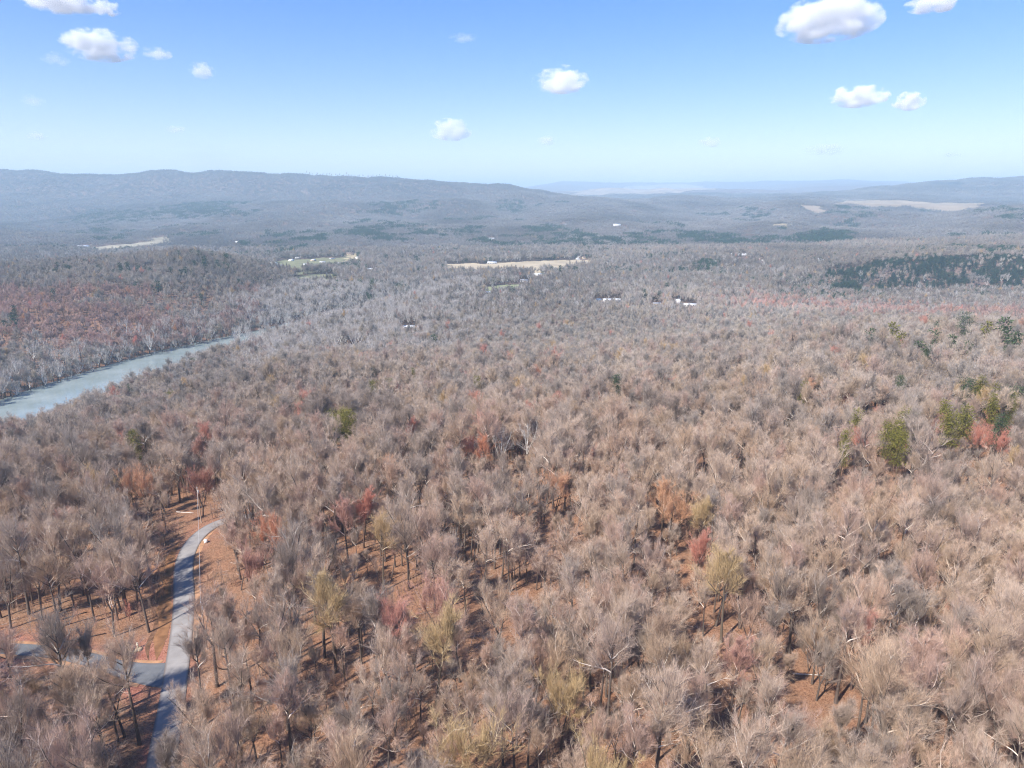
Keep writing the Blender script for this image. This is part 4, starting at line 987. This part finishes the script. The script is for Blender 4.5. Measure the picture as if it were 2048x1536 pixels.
# ------------------------------------------------------------------ fallen logs near the camera
LOGS = [(150, 1281, 12, 0.5, 'long dark log lying across the leaves above the driveway'), (370, 1026, 7, -0.3, 'pale fallen log left of the utility pole'), (1285, 1395, 8, 0.15, 'fallen pale log on the open leaves low in the middle'), (1270, 1410, 6, -0.25, 'dark thin log below the pale one on the open leaves'), (1250, 1165, 6, 0.4, 'dark log in the gap right of the middle'),
        (1860, 1420, 9, 0.05, 'long thin log on the orange leaves low on the right'), (1615, 1352, 6, -0.05, 'dark log beside the leaning pale tree on the right'), (1560, 1230, 5, 0.3, 'short log in the dark gap right of the ochre tree'), (150, 1232, 5, 0.7, 'short log among the dark trunks left of the road')]
for k, (px, py, L, a, lab) in enumerate(LOGS):
    x, y, z = place(px, py); g = Geo()
    xs = np.linspace(-L / 2, L / 2, 5); w = np.sin(xs) * 0.08
    g.tube(np.stack([xs, w, np.array([gz(x + q * math.cos(a), y + q * math.sin(a)) - z for q in xs]) + 0.15], 1), np.linspace(0.2, 0.09, 5), 7, 1 if 'pale' in lab else 0, True)
    for q in (0.15, 0.32):
        p = np.array((L * q, 0, 0.2)); g.tube(np.array([p, p + (0.8, 0.5 if q < 0.2 else -0.6, 0.35)]), [0.05, 0.015], 4, 1 if 'pale' in lab else 0)
    o = link('fallen_log', g.mesh('fallen_log', TM), None, (x, y, z)); o.rotation_euler = (0, 0, a); prop_tint(o, (1, 1, 1)); tag(o, lab, 'log')

# ------------------------------------------------------------------ the ordinary woods
def lattice(cell, ymin, ymax, halfw, jit, seed):
    rng = np.random.default_rng(seed)
    ys = np.arange(ymin, ymax, cell); out = []
    for y in ys:
        w = halfw(y); n = int(2 * w / cell)
        x = -w + (np.arange(n) + 0.5) * cell
        out.append(np.stack([x + rng.uniform(-jit, jit, n) * cell, y + rng.uniform(-jit, jit, n) * cell], 1))
    return np.concatenate(out)
def back(P, f, hgt=17.0):
    """the ground behind a tree that the tree would hide, f of the way along its hidden stretch"""
    x, y = P[:, 0], P[:, 1]; d = np.hypot(x, y)
    L = hgt / np.maximum((CAMZ - ground_z(x, y)) / d, 0.03)
    k = 1 + f * L / d
    return x * k, y * k
def keep_off(P, road=7.5):
    x, y = P[:, 0], P[:, 1]
    ok = np.ones(len(P), bool)
    rv = dist_poly(x, y, RIVER); rx = np.interp(y, RIVER[:, 1], RIVER[:, 0])
    ok &= rv > np.where(x > rx, np.interp(y, [760, 860, 1300], [56, 34, 16]), np.interp(y, [760, 860, 1300], [50, 30, 16]))
    nr = y < 420
    r_ = (x * 7.31 + y * 3.17) % 1.0
    for f in (0.0, 0.25, 0.5, 0.75, 0.95):
        bx_, by_ = back(P, f)
        dd = np.full(len(P), 1e9); dd[nr] = dist_poly(bx_[nr], by_[nr], ROAD_OPEN); ok &= (dd > np.where(y < 118, 4.0, road) if f == 0 else (dd > 4.4) | (y < 116)) | ((r_ > 0.85) & (dd > 4.0) & (y < 140))
        if f <= 0.75:
            dd[:] = 1e9; dd[nr] = dist_poly(bx_[nr], by_[nr], DRIVE); ok &= (dd > 4.6) | ((r_ > 0.85) & (dd > 2.4) & (f > 0))
        for p in CLEAR_POLY[:2]: ok[nr] &= ~inside(p, bx_[nr], by_[nr])
    for p in CLEAR_POLY[2:]: ok[nr] &= ~inside(p, x[nr], y[nr])
    for p in FIELD_POLY: ok &= ~infield(p, x, y)
    fa = y > 350
    for f in (0.0, 0.2, 0.4, 0.6, 0.8, 0.95):
        bx_, by_ = back(P, f)
        for hx, hy, r in HOUSE_SPOTS:
            ok &= ~(np.hypot(bx_ - hx, by_ - hy) < r)
        for P_, w in TRACKS: ok[fa] &= dist_poly(bx_[fa], by_[fa], P_) > (w * 0.5 + 4 if f == 0 else w * 0.5 + 1)
    return ok
def keep_off_low(P):
    x, y = P[:, 0], P[:, 1]
    ok = (dist_poly(x, y, ROAD_OPEN) > 4.5) & (dist_poly(x, y, DRIVE) > 3.6)
    for p in CLEAR_POLY: ok &= ~inside(p, x, y)
    return ok
def off_taken(P):
    """which places stay free for ordinary trees, and how tall a tree may grow there (young trees stand before the trees of mark)"""
    ok = np.ones(len(P), bool); young = np.zeros(len(P), bool); T = np.array(TAKEN)
    for f in (0.0, 0.15, 0.3, 0.45, 0.6, 0.8, 0.98):
        bx_, by_ = back(P, f, 21.0)
        for i in range(0, len(P), 4000):
            d = np.hypot(bx_[i:i + 4000, None] - T[None, :, 0], by_[i:i + 4000, None] - T[None, :, 1])
            if f == 0: ok[i:i + 4000] = ~(d < np.minimum(T[None, :, 2], 3.5)).any(1)
            else: young[i:i + 4000] |= (d < T[None, :, 2] * 0.95).any(1)
    return ok, np.where(young, 0.56, 1.0)
def wood_tint(x, y, rng):
    n = len(x)
    a = fbm(x / 70.0, y / 70.0, 5, 3); b = fbm(x / 190.0, y / 190.0, 9, 2)
    t = np.ones((n, 3))
    grey = np.array((0.86, 0.90, 0.93)); pink = np.array((1.14, 0.99, 0.97)); tan = np.array((1.10, 1.02, 0.88)); pale = np.array((1.22, 1.20, 1.16)); dark = np.array((0.70, 0.68, 0.68))
    r = rng.uniform(0, 1, n) + (a - 0.5) * 0.9
    pal = np.stack([dark, grey, np.ones(3), pink, tan, pale])
    idx = np.clip(r * 6, 0, 5.999); i0 = idx.astype(int); i1 = np.minimum(i0 + 1, 5); fr = (idx - i0)[:, None]
    t = pal[i0] * (1 - fr) + pal[i1] * fr
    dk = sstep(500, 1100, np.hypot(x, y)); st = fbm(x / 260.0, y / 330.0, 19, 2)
    t *= ((0.9 + 0.25 * b) * (1 - dk) + (0.62 + 0.8 * st) * dk)[:, None] * rng.uniform(0.9, 1.1, (n, 1))  # beyond the near woods, relief shading is put into stand-sized tint patches
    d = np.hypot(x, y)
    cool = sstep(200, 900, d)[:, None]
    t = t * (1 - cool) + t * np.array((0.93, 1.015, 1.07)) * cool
    t = t * (1 - 0.16 * sstep(500, 2000, d))[:, None]  # darker with distance, standing in for the far crowns' missing self-shadow
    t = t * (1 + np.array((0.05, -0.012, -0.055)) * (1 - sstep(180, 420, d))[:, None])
    red = (rng.uniform(0, 1, n) < 0.006)
    t[red] = np.array((1.45, 0.88, 0.80)); oc = rng.uniform(0, 1, n) < 0.012; t[oc] = np.array((1.3, 1.1, 0.7))
    # red-budded belt on the right of the valley, reddish slope over the river
    px, py = project(x, y, ground_z(x, y) + 14)
    belt = np.exp(-((py - (612 + (px - 1700) * 0.06)) / 17) ** 2) * sstep(1380, 1560, px)
    bl = (rng.uniform(0, 1, n) < belt * 0.75); t[bl] *= np.array((1.22, 0.92, 0.90))
    sl = (px < 520) & (py > 570) & (py < 690) & (y > 690); sl &= fbm(x / 60, y / 60, 15, 2) > 0.42; t[sl] *= np.array((1.10, 0.87, 0.86))
    return t
rngf = np.random.default_rng(5)
P = lattice(4.9, 52, 2250, lambda y: 0.80 * y + 42, 0.46, 31)
P = P[keep_off(P)]
gap = fbm(P[:, 0] / 26.0, P[:, 1] / 26.0, 61, 2)
P = P[(gap > 0.20) | (P[:, 1] > 420)]
thin = rngf.uniform(0, 1, len(P)); P = P[(thin < np.interp(P[:, 1], [60, 300, 900, 2250], [0.9, 0.97, 0.9, 0.7]))]
P = P[~((P[:, 1] > 690) & (P[:, 1] < 1010) & (P[:, 0] < -0.42 * P[:, 1]) & (dist_poly(P[:, 0], P[:, 1], RIVER) > 85) & (rngf.uniform(0, 1, len(P)) < 0.5))]
free, grow = off_taken(P); P = P[free]; grow = grow[free]
n = len(P); x, y = P[:, 0], P[:, 1]; z = ground_z(x, y) - 0.15
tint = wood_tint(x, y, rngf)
sc = rngf.uniform(0.60, 1.02, n) * (0.86 + 0.3 * fbm(P[:, 0] / 45.0, P[:, 1] / 45.0, 44, 2))
sc = sc * grow
sc = np.where((P[:, 1] > 960) & (P[:, 1] < 1290) & (P[:, 0] > 0.38 * P[:, 1]), sc * 0.72, sc)
rz = rngf.uniform(0, 6.283, n)
# the 300 that show largest become trees of their own
px, py = project(x, y, z + 9)
vis = (px > -40) & (px < 2088) & (py < 1640) & (py > 300)
size = sc / np.hypot(x, y)
order = np.argsort(np.where(vis, -size, 1))
own = np.zeros(n, bool); own[order[:300]] = True
for k in order[:300]:
    i = rnd.randrange(NS); t = tint[k]
    lum = (t[0] + t[1] + t[2]) / 3; warm = (t[0] - t[2]) / lum
    if t[0] > 1.35 * t[1]: hue = 'red-tinged'
    elif t[1] > 1.3 * t[2]: hue = 'ochre'
    elif lum > 1.18: hue = 'pale'
    elif lum < 0.80: hue = 'dark grey'
    elif warm > 0.24: hue = 'tan'
    elif warm > 0.13: hue = 'pinkish brown'
    else: hue = 'grey'
    sp = specs[i]
    if sp['H'] < 16: look = 'small bare tree'
    elif sp.get('fork') == 3: look = 'bare three-stemmed tree'
    elif sp.get('fork'): look = 'bare tree with two leaders'
    elif sp['spread'] > 0.28: look = 'wide-crowned bare tree'
    elif sp['pale'] >= 0.6: look = 'bare tree with whitish limbs'
    else: look = 'tall slim bare tree'
    X, Y_ = px[k], py[k]
    if X < 170: hz_ = 'at the far left'
    elif X < 335: hz_ = 'left of the road'
    elif X < 560: hz_ = 'just right of the road'
    elif X < 850: hz_ = 'between road and middle'
    elif X < 1180: hz_ = 'around the middle'
    elif X < 1480: hz_ = 'right of the middle'
    elif X < 1780: hz_ = 'in the right-hand woods'
    else: hz_ = 'at the far right'
    if Y_ > 1430: vt = 'by the bottom edge'
    elif Y_ > 1290: vt = 'low in the foreground'
    elif Y_ > 1180: vt = 'in the foreground'
    else: vt = 'behind the foreground trees'
    lab = f'{hue} {look} {hz_}, {vt}'
    where = 'left of the road' if X < 335 else 'right of the road'
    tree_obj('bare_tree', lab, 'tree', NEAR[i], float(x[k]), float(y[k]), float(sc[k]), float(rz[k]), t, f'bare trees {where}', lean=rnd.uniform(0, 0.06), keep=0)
rest = ~own
# everything else: instances on points
protos_all = NEARJ + MIDJ + FARJ + SYCJ + PINEJ + SHR + STK
iN, iM, iF, iS, iP = 0, NS, 2 * NS, 2 * NS + 8, 2 * NS + 11
def scatter(name, P, rot, scl, idx, tint, protos, kind, label=None):
    pc = bpy.data.collections.new(name + '_kinds')
    for k, me in enumerate(protos):
        o = bpy.data.objects.new('%s_kind.%03d' % (name, k), me); pc.objects.link(o)
    me = bpy.data.meshes.new(name); n = len(P)
    me.vertices.add(n); me.vertices.foreach_set('co', np.asarray(P, np.float32).ravel())
    def at(nm, ty, key, val):
        a = me.attributes.new(nm, ty, 'POINT'); a.data.foreach_set(key, np.ascontiguousarray(val).ravel())
    at('turn', 'FLOAT_VECTOR', 'vector', np.asarray(rot, np.float32)); at('size', 'FLOAT_VECTOR', 'vector', np.asarray(scl, np.float32))
    at('pick', 'INT', 'value', np.asarray(idx, np.int32))
    at('tint', 'FLOAT_COLOR', 'color', np.concatenate([tint, np.ones((n, 1))], 1).astype(np.float32))
    o = link(name, me, kind=kind)
    ng = bpy.data.node_groups.new(name + '_scatter', 'GeometryNodeTree')
    ng.interface.new_socket('Geometry', in_out='INPUT', socket_type='NodeSocketGeometry'); ng.interface.new_socket('Geometry', in_out='OUTPUT', socket_type='NodeSocketGeometry')
    N = ng.nodes.new; gi = N('NodeGroupInput'); go = N('NodeGroupOutput')
    ip = N('GeometryNodeInstanceOnPoints'); ci = N('GeometryNodeCollectionInfo')
    ci.inputs['Collection'].default_value = pc; ci.inputs['Separate Children'].default_value = True; ci.inputs['Reset Children'].default_value = True
    def na(nm, ty):
        a = N('GeometryNodeInputNamedAttribute'); a.data_type = ty; a.inputs['Name'].default_value = nm; return a
    L = ng.links.new
    L(gi.outputs[0], ip.inputs['Points']); L(ci.outputs[0], ip.inputs['Instance']); ip.inputs['Pick Instance'].default_value = True
    L(na('pick', 'INT').outputs['Attribute'], ip.inputs['Instance Index'])
    L(na('turn', 'FLOAT_VECTOR').outputs['Attribute'], ip.inputs['Rotation']); L(na('size', 'FLOAT_VECTOR').outputs['Attribute'], ip.inputs['Scale'])
    L(ip.outputs[0], go.inputs[0])
    md = o.modifiers.new('scatter', 'NODES'); md.node_group = ng
    return o
# evergreen patches in plan
EVER = [poly_px(p, 12, lo) for p, lo in [
    ([(455, 500), (500, 478), (560, 464), (640, 462), (660, 478), (620, 500), (560, 508), (480, 512)], 1500), ([(660, 462), (770, 458), (780, 478), (700, 482)], 1800),
    ([(655, 530), (668, 520), (720, 520), (722, 545), (672, 547)], 1500), ([(1250, 468), (1300, 463), (1400, 462), (1480, 470), (1560, 484), (1590, 496), (1500, 494), (1400, 482), (1270, 474)], 2200), ([(1560, 455), (1700, 462), (1720, 480), (1600, 492)], 1900),
    ([(1780, 505), (1900, 493), (2048, 492), (2048, 503), (1900, 508)], 1450), ([(1040, 455), (1110, 448), (1140, 458), (1060, 466)], 2500), ([(1380, 540), (1400, 520), (1440, 520), (1430, 545)], 1300), ([(430, 403), (490, 396), (500, 412), (440, 440), (300, 426), (380, 404)], 4200), ([(700, 425), (760, 410), (840, 412), (830, 428)], 3500)]]
ever_m = np.zeros(n, bool)
for p in EVER: ever_m |= inside(p, x, y)
ever_m |= (rngf.uniform(0, 1, n) < 0.35) & ((fbm(x / 90, y / 90, 88, 2) > 0.63) & (y > 1150))
ever_m &= (rngf.uniform(0, 1, n) < 0.8) & (fbm(x / 75, y / 110, 87, 3) > 0.41)
d = np.hypot(x, y)
idx = np.where(d < 330, iN + rngf.integers(0, NS, n), np.where(d < 900, iM + rngf.integers(0, NS, n), iF + rngf.integers(0, 8, n)))
palemask = (project(x, y, z + 12)[1] > 545 + 40 * fbm(x / 120, y / 120, 23, 2)) & (y > 560) & (z < -58) & (rngf.uniform(0, 1, n) < 0.5 * sstep(430, 540, px) * (1 - sstep(780, 1120, px + 160 * (fbm(x / 90, y / 90, 24, 2) - 0.5))))
palemask |= (dist_poly(x, y, RIVER) < 85) & (rngf.uniform(0, 1, n) < 0.3) & (y > 560)
palemask |= (z < -66) & (y > 950) & (rngf.uniform(0, 1, n) < 0.12)
idx = np.where(palemask, iS + rngf.integers(0, 3, n), idx)
tint[palemask] = 1.12
idx = np.where(ever_m, iP + rngf.integers(0, 4, n), idx)
tint[ever_m] = np.array((0.5, 0.85, 1.2)) * rngf.uniform(0.75, 1.25, (ever_m.sum(), 1))
wide = 1.0 + 0.08 * sstep(170, 260, y)
scv = np.stack([sc * wide, sc * wide, sc * rngf.uniform(0.92, 1.12, n)], 1)
rot = np.stack([rngf.normal(0, 0.035, n), rngf.normal(0, 0.035, n), rz], 1)
bpx, bpy_ = project(x, y, z + 6)
bluff = (bpx > 1650) & (y > 1250) & (y < 1480)
fill = bluff & (rngf.uniform(0, 1, n) < 0.85) & (fbm(x / 34, y / 34, 71, 2) > 0.42)
ever_m |= fill; tint[fill] = np.array((0.42, 0.68, 1.25)) * rngf.uniform(0.65, 1.5, (fill.sum(), 1)); idx[fill] = iP + rngf.integers(0, 4, fill.sum())
scv[fill] *= 0.72
rest &= ~(bluff & ~fill & (rngf.uniform(0, 1, n) < 0.8))
m_ = rest & ~ever_m
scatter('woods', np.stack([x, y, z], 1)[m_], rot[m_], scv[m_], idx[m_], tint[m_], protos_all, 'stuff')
m_ = rest & ever_m
scatter('evergreen_woods', np.stack([x, y, z], 1)[m_], rot[m_], scv[m_], idx[m_] - iP, tint[m_], PINEJ, 'stuff')
# undergrowth and fallen sticks
U = lattice(4.0, 58, 330, lambda y: 0.80 * y + 20, 0.5, 91)
U = U[keep_off_low(U)]
U = U[fbm(U[:, 0] / 18.0, U[:, 1] / 18.0, 63, 3) > 0.42]
un = len(U); ut = wood_tint(U[:, 0], U[:, 1], rngf) * np.array((1.05, 0.95, 0.93)); us = rngf.uniform(0.5, 1.25, (un, 1)) * np.ones((1, 3))
uk = np.where(rngf.uniform(0, 1, un) < 0.75, rngf.integers(0, 4, un), 4 + rngf.integers(0, 3, un))
us[uk >= 4] = 1.0
scatter('undergrowth', np.stack([U[:, 0], U[:, 1], ground_z(U[:, 0], U[:, 1])], 1), np.stack([np.zeros(un), np.zeros(un), rngf.uniform(0, 6.28, un)], 1), us, uk, ut, SHR + STK, 'stuff')
# far woods in clumps, laid to the slope
Q = lattice(36, 2240, 9400, lambda y: 0.80 * y, 0.45, 37)
okq = np.ones(len(Q), bool)
for p in FIELD_POLY: okq &= ~infield(p, Q[:, 0], Q[:, 1])
for hx, hy, r in HOUSE_SPOTS: okq &= ~((np.hypot(Q[:, 0] - hx, Q[:, 1] - hy) < r + 14) | ((np.abs(Q[:, 0] - hx * Q[:, 1] / hy) < r) & (Q[:, 1] < hy) & (Q[:, 1] > hy - 110)))
Q = Q[okq]; qx, qy = Q[:, 0], Q[:, 1]; qn = len(Q)
qz = ground_z(qx, qy); ex = (ground_z(qx + 12, qy) - ground_z(qx - 12, qy)) / 24; ey = (ground_z(qx, qy + 12) - ground_z(qx, qy - 12)) / 24
qe = np.zeros(qn, bool)
for p in EVER: qe |= inside(p, qx, qy)
qe &= (rngf.uniform(0, 1, qn) < 0.75) & (fbm(qx / 150, qy / 260, 86, 3) > 0.44)
qe |= (fbm(qx / 260, qy / 420, 98, 3) > 0.66) & (rngf.uniform(0, 1, qn) < 0.45) & (qy < 5200)
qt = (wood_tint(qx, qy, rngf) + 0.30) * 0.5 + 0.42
big_ = fbm(qx / 300, qy / 500, 53, 3)[:, None]; qt = qt * (0.28 + 0.62 * big_) * (1 - 0.2 * sstep(60, 200, qz))[:, None]  # lowered for missing self-shadow; high slopes darker still, a cloud shadow painted in
qt = qt * np.array((0.90, 0.99, 1.10))  # bluish distance haze put into the far trees' own tint
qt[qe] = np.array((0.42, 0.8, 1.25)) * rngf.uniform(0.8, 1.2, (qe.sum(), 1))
qi = np.where(qe, 4 + rngf.integers(0, 3, qn), rngf.integers(0, 4, qn))
qr = np.stack([np.arctan(ey), -np.arctan(ex), np.zeros(qn)], 1)
qs = np.ones((qn, 3)); qs[:, 2] = rngf.uniform(0.8, 1.2, qn)
m_ = ~qe
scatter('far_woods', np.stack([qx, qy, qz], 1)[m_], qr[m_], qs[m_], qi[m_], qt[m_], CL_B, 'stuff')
m_ = qe
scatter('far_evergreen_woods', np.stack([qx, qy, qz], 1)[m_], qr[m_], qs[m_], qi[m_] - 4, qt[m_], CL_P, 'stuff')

# ------------------------------------------------------------------ haze: one closed box round the camera and the land
HZ_TOP = float(gzv.max()) + 45
g = Geo(); g.box(-28500, 28500, -28500, 28500, float(gzv.min()) - 1.0, HZ_TOP)
hm = bpy.data.materials.new('haze_air'); hm.use_nodes = True; nt = hm.node_tree; nt.nodes.clear()
pv = nt.nodes.new('ShaderNodeVolumePrincipled'); pv.inputs['Color'].default_value = (0.64, 0.87, 1.0, 1); pv.inputs['Density'].default_value = HAZE_DENSITY; pv.inputs['Anisotropy'].default_value = 0.0
mo = nt.nodes.new('ShaderNodeOutputMaterial'); nt.links.new(pv.outputs[0], mo.inputs['Volume'])
hz = link('haze', g.mesh('haze', [hm]), kind='stuff')

# ------------------------------------------------------------------ clouds: small fair-weather puffs well above the haze
import bmesh
def cloud_mat(seed, dens, soft):
    m = bpy.data.materials.new('cloud_vapour'); m.use_nodes = True; nt = m.node_tree; nt.nodes.clear(); L = nt.links.new
    tc = nt.nodes.new('ShaderNodeTexCoord')
    ln = nt.nodes.new('ShaderNodeVectorMath'); ln.operation = 'LENGTH'; L(tc.outputs['Object'], ln.inputs[0])
    mp = nt.nodes.new('ShaderNodeMapping'); mp.inputs['Location'].default_value = (seed * 7.3, seed * 3.1, seed * 1.7); mp.inputs['Scale'].default_value = (1.0, 1.0, 0.75)
    L(tc.outputs['Object'], mp.inputs['Vector'])
    no = nt.nodes.new('ShaderNodeTexNoise'); no.inputs['Scale'].default_value = 2.1; no.inputs['Detail'].default_value = 5; no.inputs['Roughness'].default_value = 0.55
    L(mp.outputs[0], no.inputs['Vector'])
    a = nt.nodes.new('ShaderNodeMath'); a.operation = 'MULTIPLY_ADD'; L(no.outputs[0], a.inputs[0]); a.inputs[1].default_value = 3.1; a.inputs[2].default_value = -1.07 - soft
    s_ = nt.nodes.new('ShaderNodeMath'); s_.operation = 'SUBTRACT'; L(a.outputs[0], s_.inputs[0]); L(ln.outputs['Value'], s_.inputs[1])
    mu = nt.nodes.new('ShaderNodeMath'); mu.operation = 'ADD'; L(s_.outputs[0], mu.inputs[0]); mu.inputs[1].default_value = 0.32
    mr = nt.nodes.new('ShaderNodeMapRange'); mr.interpolation_type = 'SMOOTHSTEP'; mr.inputs['From Min'].default_value = 0.0; mr.inputs['From Max'].default_value = 0.42; mr.inputs['To Max'].default_value = dens
    L(mu.outputs[0], mr.inputs['Value'])
    pv = nt.nodes.new('ShaderNodeVolumePrincipled'); pv.inputs['Color'].default_value = (1, 1, 1, 1); pv.inputs['Anisotropy'].default_value = -0.15
    L(mr.outputs[0], pv.inputs['Density'])
    o = nt.nodes.new('ShaderNodeOutputMaterial'); L(pv.outputs[0], o.inputs['Volume'])
    return m
bm = bmesh.new(); bmesh.ops.create_icosphere(bm, subdivisions=4, radius=1.0)
for v in bm.verts:
    if v.co.z < 0: v.co.z *= 0.7
CLD = [ # px, py, width px, height px, tau, label
 (120, 2, 175, 62, 5, 'broad white cloud cut by the top edge at the left'), (213, 18, 62, 38, 2.5, 'small white cloud right of the cloud cut by the top edge'), (201, 95, 165, 72, 7, 'brightest white puffy cloud in the left of the sky'),
 (314, 108, 66, 30, 1.3, 'thin pale cloud right of the brightest left cloud'), (404, 143, 58, 38, 1.6, 'faint ragged cloud lowest of the left-hand four'), (112, 120, 60, 34, 0.45, 'wispy streak under the brightest left cloud'),
 (1122, 164, 130, 62, 4, 'white cloud above the middle of the mountains'), (1655, 45, 230, 100, 6, 'largest cloud, with two lobes at the upper right'), (1868, 8, 120, 44, 4, 'white cloud cut by the top edge at the right'),
 (1718, 195, 125, 54, 6, 'oval cloud left of the small round one'), (1818, 205, 70, 44, 4.5, 'small round cloud right of the oval one'), (902, 263, 96, 52, 4, 'low white cloud left of the middle over the ridge'),
 (1094, 282, 46, 24, 1.5, 'tiny low cloud over the end of the left mountain'), (1420, 285, 56, 28, 1.5, 'tiny pale cloud low over the distant ridge'), (1650, 300, 95, 28, 1.2, 'long faint low cloud over the right mountain'), (74, 272, 42, 20, 1.2, 'tiny low cloud at the far left'), (352, 259, 46, 20, 0.9, 'tiny faint low cloud over the left mountain'), (66, 202, 60, 28, 0.4, 'barely visible wisp at the far left'), (928, 77, 70, 22, 0.4, 'barely visible wisp high in the middle'), (1903, 310, 46, 14, 0.8, 'tiny flat faint cloud at the far right')]
for k, (px, py, w, h, tau, lab) in enumerate(CLD):
    dr_ = ray(px, py); alt = 1750.0 + 120 * math.sin(k * 2.3)
    t = (alt - CAMZ) / dr_[2]
    if t * dr_[1] > 26000: t = 26000 / dr_[1]
    p = np.array((0, 0, CAMZ)) + dr_ * t
    dist = t; a = w / 1365 * dist / 2 * 0.92; c = h / 1365 * dist / 2 * 0.92
    me = bpy.data.meshes.new('cloud'); bm.to_mesh(me)
    me.materials.append(cloud_mat(k + 1.37, tau / a * 1.0, 0.0 if tau > 2 else 0.05))
    o = link('cloud', me, None, tuple(p)); o.scale = (a, a * 0.85, c * 1.1)
    o.rotation_euler = (0, 0, math.atan2(-p[0], p[1]))
    tag(o, lab, 'cloud', 'fair-weather clouds')
bm.free()
print('points', n, 'own', own.sum(), 'under', un, 'far', qn, 'objects', len(SC.objects))
